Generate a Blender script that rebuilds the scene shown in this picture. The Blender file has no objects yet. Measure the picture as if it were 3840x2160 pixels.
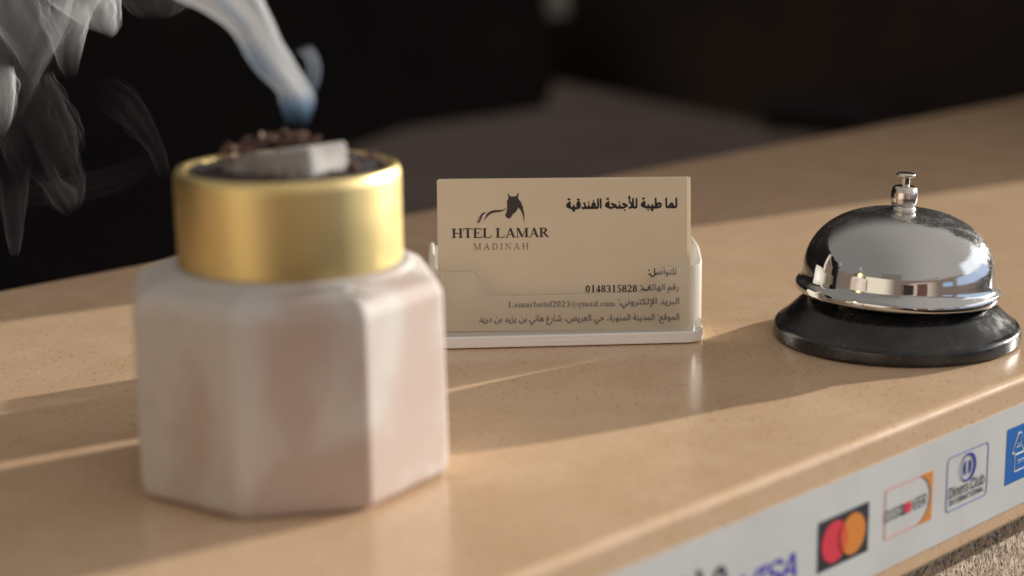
import bpy, bmesh, math, random
from math import sin, cos, pi, radians
from mathutils import Vector, Matrix, noise
random.seed(11)
SC = bpy.context.scene
COL = SC.collection

# ------------------------------------------------------------------ camera
cam = bpy.data.objects.new('camera', bpy.data.cameras.new('camera'))
COL.objects.link(cam)
PITCH, ROLL = radians(13.18), radians(0.75)
_f = Vector((0, cos(PITCH), -sin(PITCH))); _u = Vector((0, sin(PITCH), cos(PITCH))); _r = Vector((1, 0, 0))
_R = cos(ROLL)*_r - sin(ROLL)*_u; _U = sin(ROLL)*_r + cos(ROLL)*_u
m = Matrix((_R, _U, -_f)).transposed().to_4x4(); m.translation = (0, 0, 0.167)
cam.matrix_world = m
cam.data.sensor_width = 36; cam.data.lens = 62.89
cam.data.clip_start = 0.01; cam.data.clip_end = 60
cam.data.dof.use_dof = True; cam.data.dof.focus_distance = 0.628; cam.data.dof.aperture_fstop = 5.6
SC.camera = cam
SC.view_settings.view_transform = 'Standard'; SC.view_settings.look = 'None'
SC.view_settings.gamma = 1.0; SC.view_settings.exposure = 0.0; SC.view_settings.use_curve_mapping = False
SC.render.engine = 'CYCLES'
SC.cycles.use_denoising = True
try: SC.cycles.denoiser = 'OPENIMAGEDENOISE'
except Exception: pass
SC.cycles.max_bounces = 10; SC.cycles.transparent_max_bounces = 64; SC.cycles.volume_bounces = 1
SC.cycles.sample_clamp_indirect = 6.0
SC.cycles.caustics_reflective = False; SC.cycles.caustics_refractive = False

# ------------------------------------------------------------------ node helpers
class NT:
    def __init__(s, tree): s.t = tree; s.n = tree.nodes; s.l = tree.links
    def new(s, typ, **kw):
        n = s.n.new(typ)
        for k, v in kw.items(): setattr(n, k, v)
        return n
    def put(s, sock, v):
        if v is None: return
        if isinstance(v, (bpy.types.NodeSocket,)): s.l.new(v, sock)
        else: sock.default_value = v
    def math(s, op, a, b=None, c=None, clamp=False):
        n = s.new('ShaderNodeMath', operation=op, use_clamp=clamp)
        s.put(n.inputs[0], a); s.put(n.inputs[1], b); s.put(n.inputs[2], c)
        return n.outputs[0]
    def smooth(s, v, a, b, lo=0.0, hi=1.0):
        n = s.new('ShaderNodeMapRange', interpolation_type='SMOOTHSTEP')
        s.put(n.inputs['Value'], v); n.inputs['From Min'].default_value = a; n.inputs['From Max'].default_value = b
        n.inputs['To Min'].default_value = lo; n.inputs['To Max'].default_value = hi
        return n.outputs['Result']
    def mix(s, fac, a, b, blend='MIX'):
        n = s.new('ShaderNodeMix', data_type='RGBA', blend_type=blend)
        s.put(n.inputs[0], fac)
        for sock, v in ((n.inputs[6], a), (n.inputs[7], b)):
            if isinstance(v, (tuple, list)): v = (*v[:3], 1)
            s.put(sock, v)
        return n.outputs[2]
    def noise(s, vec, scale, detail=3, rough=.5, dist=0.0):
        n = s.new('ShaderNodeTexNoise'); s.put(n.inputs['Vector'], vec)
        n.inputs['Scale'].default_value = scale; n.inputs['Detail'].default_value = detail
        n.inputs['Roughness'].default_value = rough; n.inputs['Distortion'].default_value = dist
        return n.outputs['Fac']
    def voro(s, vec, scale, feature='F1'):
        n = s.new('ShaderNodeTexVoronoi', feature=feature); s.put(n.inputs['Vector'], vec); n.inputs['Scale'].default_value = scale
        return n
    def mapping(s, vec, scale=(1, 1, 1), rot=(0, 0, 0)):
        n = s.new('ShaderNodeMapping'); s.put(n.inputs['Vector'], vec); n.inputs['Scale'].default_value = scale; n.inputs['Rotation'].default_value = rot
        return n.outputs[0]
    def coord(s, which='Object'): return s.new('ShaderNodeTexCoord').outputs[which]
    def bump(s, h, strength=.2, dist=.001):
        n = s.new('ShaderNodeBump'); n.inputs['Strength'].default_value = strength; n.inputs['Distance'].default_value = dist
        s.put(n.inputs['Height'], h); return n.outputs[0]

def material(name):
    mt = bpy.data.materials.new(name); mt.use_nodes = True
    mt.node_tree.nodes.clear()
    t = NT(mt.node_tree); out = t.new('ShaderNodeOutputMaterial')
    return mt, t, out

def principled(name, col=(.5, .5, .5), rough=.5, metal=0.0, spec=.5, build=None, **kw):
    mt, t, out = material(name)
    b = t.new('ShaderNodeBsdfPrincipled'); t.l.new(b.outputs[0], out.inputs['Surface'])
    b.inputs['Base Color'].default_value = (*col, 1); b.inputs['Roughness'].default_value = rough
    b.inputs['Metallic'].default_value = metal; b.inputs['Specular IOR Level'].default_value = spec
    for k, v in kw.items(): b.inputs[k.replace('_', ' ')].default_value = v
    if build: build(t, b)
    return mt

# ------------------------------------------------------------------ room light: dim lobby round the counter, windows to the right
world = bpy.data.worlds.new('World'); SC.world = world; world.use_nodes = True
wt = NT(world.node_tree); wt.n.clear()
wo = wt.new('ShaderNodeOutputWorld'); bg = wt.new('ShaderNodeBackground'); wt.l.new(bg.outputs[0], wo.inputs[0])
sx = wt.new('ShaderNodeSeparateXYZ'); wt.l.new(wt.coord('Generated'), sx.inputs[0])
X, Y, Z = sx.outputs
az = wt.math('MULTIPLY', wt.math('ARCTAN2', X, Y), 180/pi)         # 0 ahead of the camera, 90 to its right
def band(v, a, b, s): return wt.math('MULTIPLY', wt.smooth(v, a-s, a+s), wt.smooth(v, b-s, b+s, 1.0, 0.0))
backward = wt.smooth(Y, .35, -.15)
col = wt.mix(backward, (.016, .014, .014), (.34, .25, .195))
ceil = wt.math('MULTIPLY', wt.smooth(Z, .2, .24), wt.smooth(Y, .90, .50))
col = wt.mix(ceil, col, wt.mix(wt.smooth(X, -.55, .6), (.36, .335, .31), (.66, .615, .57)))
for a0, a1, z0, z1, c, s, sz in (
        (58, 106, .16, .44, (1.75, 1.85, 1.95), 5.0, .05),            # tall window towards the sun
        (58, 120, -.03, .17, (.8, 1.0, 1.35), 3.0, .015),          # its lower panes
        (126, 139, -.01, .10, (.6, .85, 1.25), 1.5, .01),          # far glass door
        (-158, -126, -.12, .24, (1.55, 1.33, 1.02), 8.0, .03),       # pale wall behind the left shoulder
        (150, 178, -.12, .15, (.92, .74, .60), 7.0, .02),
        (-172, -148, .235, .40, (.30, .265, .22), 1.2, .012),      # dropped soffit
        (142, 172, .245, .262, (.36, .32, .29), 1.5, .004),        # ceiling joint
        (158, 170, -.12, .13, (.22, .11, .08), .8, .008),          # timber panels
        (-178, -171, -.12, .12, (.30, .17, .13), .8, .008)):
    col = wt.mix(wt.math('MULTIPLY', band(az, a0, a1, s), band(Z, z0, z1, sz)), col, c)
person = wt.math('MULTIPLY', wt.smooth(wt.math('ABSOLUTE', az), 173.5, 175), wt.smooth(Z, .10, .07))
col = wt.mix(person, col, (.05, .04, .04))               # dark figure standing behind the camera
col = wt.mix(wt.smooth(Z, -.1, -.2), col, (.04, .03, .025))
wt.put(bg.inputs['Color'], col); bg.inputs['Strength'].default_value = .99

# low afternoon sunlight falling in through a window far to the right
SUN_AZ, SUN_EL, SUN_D = radians(57.7), radians(12), 7.0
sl = bpy.data.lights.new('sunlight', 'SPOT'); so = bpy.data.objects.new('sunlight', sl); COL.objects.link(so)
sdir = Vector((sin(SUN_AZ)*cos(SUN_EL), cos(SUN_AZ)*cos(SUN_EL), sin(SUN_EL)))
so.location = Vector((0.05, .6, .02)) + sdir*SUN_D
so.rotation_euler = (-sdir).to_track_quat('-Z', 'Y').to_euler()
sl.energy = 4300; sl.color = (1, .955, .86); sl.shadow_soft_size = .033; sl.spot_size = radians(26); sl.spot_blend = .05

# ------------------------------------------------------------------ letter outlines (x, y in hundredths of a millimetre) and smoke sheet edges (metres)
OUTLINES = {
  'hotel': [[1350,-2085,1567,-2085,1577,-2079,1580,-2070,1591,-1983,1588,-1973,1582,-1968,1577,-1969,1571,-1978,1562,-2048,1557,-2051,1426,-2051,1396,-2049,1392,-2046,1391,-1924,1396,-1920,1466,-1920,1471,-1922,1472,-1948,1476,-1960,1486,-1961,1493,-1948,1493,-1861,1486,-1847,1481,-1845,1474,-1851,1471,-1886,1466,-1888,1396,-1888,1392,-1885,1392,-1768,1396,-1766,1426,-1764,1552,-1765,1553,-1827,1557,-1834,1567,-1836,1573,-1822,1573,-1744,1567,-1734,1557,-1730,1351,-1730,1341,-1736,1276,-1737,1271,-1741,1269,-1754,1272,-1763,1306,-1768,1306,-2046,1301,-2049,1273,-2051,1270,-2056,1270,-2070,1276,-2078,1341,-2079],[1692,-2085,1908,-2085,1920,-2080,1925,-2070,1935,-1983,1933,-1974,1928,-1969,1918,-1972,1915,-1978,1907,-2041,1903,-2051,1773,-2051,1742,-2049,1736,-2046,1736,-1768,1768,-1766,1773,-1754,1768,-1737,1622,-1737,1617,-1738,1614,-1744,1613,-1754,1617,-1765,1647,-1766,1650,-1768,1650,-2046,1647,-2049,1617,-2050,1613,-2061,1614,-2070,1617,-2077,1687,-2079],[2164,-2085,2385,-2083,2390,-2080,2395,-2070,2406,-1978,2400,-1970,2395,-1968,2386,-1978,2375,-2051,2209,-2049,2207,-2046,2207,-1768,2209,-1766,2239,-1765,2243,-1754,2242,-1744,2239,-1737,2234,-1737,2089,-1737,2084,-1754,2089,-1766,2119,-1766,2121,-1768,2121,-2046,2114,-2049,2089,-2049,2084,-2061,2085,-2070,2089,-2078,2154,-2079],[2478,-2080,2490,-2082,2500,-2078,2535,-2076,2538,-2065,2535,-2052,2515,-2049,2513,-2046,2535,-1986,2540,-1981,2656,-1981,2681,-2046,2675,-2051,2672,-2061,2676,-2078,2736,-2082,2766,-2078,2796,-2078,2799,-2075,2801,-2061,2796,-2049,2771,-2049,2768,-2046,2656,-1754,2651,-1747,2611,-1733,2601,-1739,2581,-1745,2571,-1754,2581,-1788,2480,-2044,2475,-2049,2440,-2050,2437,-2056,2436,-2065,2440,-2078],[2862,-2080,2872,-2082,2882,-2078,2917,-2078,2922,-2076,2924,-2065,2920,-2051,2887,-2049,2885,-2046,2887,-1829,2997,-2061,3003,-2065,3022,-2071,3047,-2072,3067,-2068,3081,-2061,3081,-2056,3067,-2026,3148,-1849,3150,-1851,3150,-2046,3148,-2049,3118,-2050,3114,-2061,3116,-2075,3123,-2078,3268,-2078,3273,-2065,3268,-2049,3243,-2049,3236,-2046,3236,-1768,3238,-1766,3268,-1766,3273,-1754,3268,-1737,3188,-1736,3178,-1733,3168,-1737,3118,-1737,3114,-1754,3118,-1765,3148,-1766,3150,-1768,3149,-1783,3052,-1994,2934,-1749,2907,-1740,2897,-1733,2832,-1734,2828,-1749,2831,-1758,2837,-1762,2852,-1762,2855,-1773,2855,-2041,2852,-2049,2822,-2049,2817,-2055,2816,-2065,2822,-2078],[3325,-2080,3334,-2082,3349,-2078,3379,-2078,3382,-2075,3385,-2061,3380,-2051,3364,-2049,3358,-2046,3384,-1982,3389,-1981,3504,-1983,3528,-2046,3519,-2055,3518,-2061,3519,-2072,3524,-2078,3579,-2082,3645,-2077,3725,-2079,3800,-2077,3803,-2065,3800,-2051,3770,-2049,3767,-2046,3767,-1924,3770,-1918,3780,-1919,3902,-2070,3936,-2079,4001,-2078,4006,-2078,4010,-2065,4006,-2050,3976,-2049,3971,-2046,3861,-1909,3863,-1905,3889,-1895,3910,-1880,3926,-1861,3933,-1841,3935,-1817,3927,-1793,3913,-1773,3896,-1760,3865,-1749,3850,-1739,3830,-1733,3725,-1733,3705,-1737,3648,-1739,3644,-1754,3650,-1766,3675,-1766,3681,-1768,3681,-2046,3675,-2049,3620,-2049,3615,-2046,3503,-1754,3494,-1745,3459,-1733,3424,-1747,3417,-1754,3428,-1783,3426,-1793,3328,-2040,3323,-2049,3288,-2049,3284,-2056,3283,-2070,3288,-2078],[512,-2075,518,-2078,663,-2078,668,-2072,669,-2065,668,-2055,665,-2051,638,-2049,633,-2046,633,-1924,784,-1923,786,-2046,779,-2049,754,-2049,749,-2065,754,-2078,904,-2078,908,-2065,904,-2050,874,-2049,871,-2046,871,-1768,874,-1766,904,-1765,908,-1754,904,-1737,754,-1737,749,-1754,754,-1766,784,-1766,786,-1768,786,-1890,779,-1892,633,-1890,633,-1768,666,-1763,669,-1749,663,-1737,588,-1736,513,-1739,510,-1754,513,-1764,543,-1766,546,-1768,547,-2041,547,-2046,543,-2049,513,-2051,510,-2065],[1012,-2075,1015,-2078,1085,-2079,1165,-2077,1168,-2065,1165,-2051,1135,-2049,1131,-2046,1131,-1768,1140,-1764,1230,-1764,1234,-1773,1235,-1831,1240,-1839,1246,-1839,1251,-1831,1252,-1822,1252,-1744,1246,-1731,934,-1730,929,-1734,925,-1749,925,-1827,928,-1836,934,-1840,940,-1836,943,-1827,944,-1764,1040,-1764,1046,-1768,1046,-2046,1040,-2049,1015,-2049,1009,-2061],[2551,-1949,2596,-1833,2601,-1834,2643,-1948],[3399,-1950,3399,-1944,3444,-1829,3491,-1948],[3770,-1890,3767,-1885,3767,-1768,3770,-1766,3805,-1765,3826,-1778,3843,-1797,3849,-1817,3847,-1841,3838,-1861,3824,-1875,3800,-1890]],
  'madinah': [[1281,-2507,1345,-2509,1349,-2504,1345,-2493,1323,-2493,1319,-2490,1320,-2297,1407,-2497,1421,-2503,1434,-2497,1431,-2484,1503,-2310,1505,-2490,1503,-2493,1484,-2493,1481,-2504,1484,-2509,1554,-2507,1554,-2495,1535,-2493,1532,-2487,1532,-2294,1553,-2291,1554,-2278,1510,-2275,1483,-2278,1481,-2284,1483,-2291,1497,-2292,1498,-2297,1424,-2471,1342,-2284,1332,-2275,1291,-2275,1288,-2284,1291,-2291,1307,-2291,1309,-2294,1310,-2487,1307,-2493,1282,-2494],[1647,-2507,1678,-2510,1709,-2507,1710,-2500,1707,-2494,1690,-2493,1688,-2490,1705,-2444,1709,-2441,1798,-2442,1815,-2490,1814,-2493,1797,-2494,1794,-2500,1798,-2509,1875,-2507,1874,-2494,1845,-2493,1843,-2490,1772,-2288,1760,-2276,1757,-2275,1744,-2288,1746,-2301,1676,-2490,1674,-2493,1649,-2493,1646,-2500],[1955,-2507,2045,-2510,2070,-2506,2099,-2491,2133,-2454,2144,-2434,2151,-2411,2153,-2387,2150,-2367,2133,-2331,2096,-2292,2073,-2280,2058,-2276,1955,-2278,1953,-2284,1956,-2292,1977,-2294,1977,-2490,1975,-2493,1956,-2493,1953,-2500],[2252,-2507,2289,-2510,2320,-2509,2324,-2506,2324,-2497,2321,-2494,2305,-2493,2301,-2490,2301,-2294,2322,-2291,2324,-2281,2320,-2276,2254,-2276,2251,-2281,2254,-2292,2274,-2294,2274,-2490,2270,-2493,2254,-2493,2251,-2498],[2423,-2507,2482,-2509,2486,-2504,2485,-2496,2482,-2493,2463,-2493,2459,-2490,2460,-2312,2587,-2500,2602,-2509,2609,-2507,2614,-2497,2610,-2487,2610,-2294,2612,-2291,2634,-2291,2637,-2284,2634,-2275,2577,-2275,2573,-2281,2574,-2290,2596,-2291,2599,-2294,2599,-2460,2596,-2470,2466,-2278,2453,-2275,2429,-2278,2428,-2288,2431,-2291,2444,-2291,2448,-2297,2448,-2490,2447,-2493,2425,-2493,2422,-2500],[2725,-2507,2754,-2510,2786,-2508,2786,-2495,2767,-2493,2765,-2490,2783,-2442,2786,-2441,2875,-2441,2892,-2490,2890,-2493,2875,-2493,2872,-2500,2875,-2509,2952,-2507,2954,-2500,2951,-2493,2922,-2493,2920,-2490,2849,-2288,2837,-2276,2821,-2288,2824,-2297,2754,-2489,2751,-2493,2726,-2493,2723,-2500],[3037,-2507,3071,-2510,3108,-2507,3109,-2498,3106,-2493,3090,-2493,3086,-2490,3087,-2402,3204,-2401,3209,-2404,3209,-2490,3207,-2493,3188,-2494,3187,-2507,3258,-2509,3260,-2500,3258,-2494,3239,-2493,3237,-2490,3237,-2294,3258,-2292,3260,-2284,3258,-2277,3188,-2278,3188,-2292,3209,-2294,3209,-2381,3204,-2384,3087,-2384,3086,-2294,3106,-2292,3109,-2281,3106,-2276,3037,-2278,3035,-2284,3038,-2291,3058,-2294,3058,-2490,3055,-2493,3038,-2494,3035,-2500],[2026,-2494,2007,-2493,2004,-2490,2004,-2294,2026,-2291,2058,-2292,2076,-2297,2071,-2304,2073,-2307,2096,-2324,2112,-2344,2124,-2377,2124,-2407,2113,-2441,2097,-2460,2074,-2477,2072,-2484,2076,-2487,2058,-2493],[1716,-2423,1714,-2417,1750,-2319,1754,-2316,1790,-2421,1785,-2423],[2792,-2423,2791,-2421,2830,-2314,2868,-2421,2865,-2423]],
  'phone': [[6826,-4092,6830,-4095,6954,-4095,6957,-4093,6970,-4030,6968,-4017,6964,-4015,6962,-4019,6954,-4043,6870,-4043,6868,-4041,6945,-3953,6958,-3946,6965,-3924,6966,-3895,6957,-3869,6941,-3847,6917,-3834,6885,-3828,6848,-3835,6823,-3851,6806,-3880,6803,-3891,6812,-3898,6830,-3901,6847,-3899,6856,-3891,6868,-3866,6885,-3851,6903,-3869,6909,-3884,6913,-3902,6906,-3950,6810,-4059,6812,-4067,6823,-4074],[5776,-4089,5798,-4090,5813,-4085,5816,-4078,5817,-4045,5819,-4042,5838,-4040,5840,-4023,5838,-3996,5819,-3994,5817,-3990,5816,-3836,5808,-3831,5794,-3828,5776,-3830,5764,-3836,5762,-3866,5680,-4008,5685,-4037,5688,-4042,5761,-4042,5763,-4081],[5930,-4089,5967,-4089,5997,-4077,6019,-4056,6029,-4030,6029,-4005,6021,-3983,6009,-3968,5990,-3953,6003,-3942,6016,-3920,6020,-3899,6015,-3873,6004,-3855,5994,-3845,5979,-3837,5961,-3832,5925,-3834,5903,-3844,5883,-3866,5875,-3891,5877,-3913,5882,-3928,5889,-3939,5905,-3953,5886,-3968,5872,-3986,5865,-4012,5867,-4037,5874,-4052,5888,-4070,5905,-4081],[6107,-4089,6143,-4089,6177,-4078,6199,-4059,6212,-4030,6213,-4008,6207,-3990,6195,-3972,6173,-3953,6187,-3939,6197,-3920,6200,-3899,6196,-3873,6186,-3855,6175,-3844,6157,-3834,6139,-3829,6107,-3830,6082,-3840,6065,-3855,6051,-3880,6054,-3888,6061,-3891,6089,-3891,6096,-3888,6111,-3862,6125,-3851,6141,-3862,6151,-3884,6151,-3909,6142,-3931,6128,-3943,6107,-3944,6103,-3953,6107,-3964,6135,-3972,6144,-3979,6154,-3994,6160,-4019,6153,-4045,6142,-4059,6128,-4068,6092,-4055,6073,-4056,6060,-4063,6063,-4070,6074,-4078],[6473,-4089,6506,-4089,6543,-4079,6569,-4059,6583,-4037,6589,-4019,6589,-3994,6581,-3968,6564,-3946,6550,-3935,6521,-3924,6467,-3920,6474,-3875,6579,-3875,6584,-3851,6579,-3828,6466,-3828,6464,-3833,6453,-3924,6443,-3931,6442,-3939,6448,-3943,6456,-3957,6459,-3956,6463,-3948,6492,-3942,6509,-3950,6528,-3972,6534,-3986,6537,-4008,6527,-4041,6519,-4052,6503,-4065,6492,-4068,6466,-4057,6452,-4055,6437,-4057,6426,-4063,6427,-4070,6438,-4078],[6683,-4089,6720,-4089,6750,-4078,6773,-4056,6782,-4030,6782,-4005,6774,-3983,6762,-3968,6743,-3953,6757,-3942,6769,-3920,6773,-3899,6768,-3873,6758,-3855,6746,-3844,6732,-3836,6714,-3832,6677,-3834,6656,-3844,6636,-3866,6629,-3891,6630,-3913,6635,-3928,6642,-3939,6658,-3953,6639,-3968,6626,-3986,6618,-4012,6621,-4037,6627,-4052,6641,-4070,6658,-4081],[7060,-4089,7095,-4089,7126,-4078,7149,-4056,7159,-4030,7159,-4005,7150,-3983,7139,-3968,7120,-3953,7133,-3942,7146,-3920,7150,-3899,7145,-3873,7134,-3855,7122,-3844,7092,-3832,7055,-3834,7034,-3843,7013,-3866,7005,-3891,7007,-3913,7012,-3928,7019,-3939,7035,-3953,7016,-3968,7002,-3986,6995,-4012,6997,-4037,7004,-4052,7018,-4070,7035,-4081],[5362,-4085,5379,-4088,5401,-4086,5419,-4079,5430,-4070,5448,-4045,5462,-3997,5464,-3939,5454,-3888,5442,-3862,5430,-3848,5419,-3840,5398,-3832,5376,-3831,5358,-3835,5340,-3844,5332,-3851,5314,-3880,5302,-3928,5301,-3986,5314,-4037,5323,-4056,5336,-4071,5351,-4081],[5523,-4085,5525,-4087,5627,-4087,5630,-4081,5630,-4072,5627,-4066,5605,-4066,5603,-4063,5603,-3844,5599,-3836,5583,-3832,5576,-3825,5553,-3836,5528,-3854,5525,-3862,5528,-3880,5547,-3871,5549,-3873,5549,-4059,5547,-4066,5525,-4066,5521,-4074],[6276,-4085,6281,-4087,6379,-4087,6383,-4081,6383,-4070,6379,-4066,6357,-4065,6356,-4063,6355,-3840,6350,-3835,6336,-3832,6328,-3825,6285,-3852,6279,-3862,6281,-3879,6285,-3881,6299,-3872,6302,-3877,6302,-4059,6299,-4066,6277,-4066,6275,-4074],[5947,-4067,5936,-4060,5926,-4048,5918,-4023,5921,-4001,5925,-3990,5936,-3975,5947,-3969,5954,-3972,5968,-3986,5975,-4005,5977,-4019,5968,-4049,5960,-4059],[6699,-4067,6680,-4048,6672,-4023,6674,-4001,6678,-3990,6690,-3975,6699,-3969,6707,-3972,6721,-3986,6728,-4005,6730,-4019,6727,-4037,6720,-4052,6709,-4063],[7077,-4068,7059,-4052,7051,-4037,7048,-4023,7051,-4001,7055,-3990,7066,-3975,7077,-3968,7088,-3975,7098,-3986,7105,-4005,7107,-4019,7098,-4048,7090,-4059],[5383,-4060,5373,-4048,5362,-4023,5353,-3968,5355,-3931,5362,-3899,5372,-3873,5383,-3859,5395,-3877,5406,-3906,5412,-3961,5405,-4015,5395,-4041],[5710,-3994,5710,-3990,5761,-3901,5762,-3994],[7077,-3942,7067,-3935,7059,-3924,7053,-3902,7059,-3873,7069,-3858,7077,-3853,7094,-3869,7102,-3899,7093,-3928],[5943,-3940,5928,-3920,5923,-3895,5929,-3873,5939,-3858,5947,-3853,5955,-3858,5964,-3869,5972,-3899,5963,-3928,5950,-3941],[6695,-3939,6681,-3920,6677,-3895,6682,-3873,6699,-3854,6709,-3858,6718,-3869,6725,-3899,6717,-3928,6703,-3942]],
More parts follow.
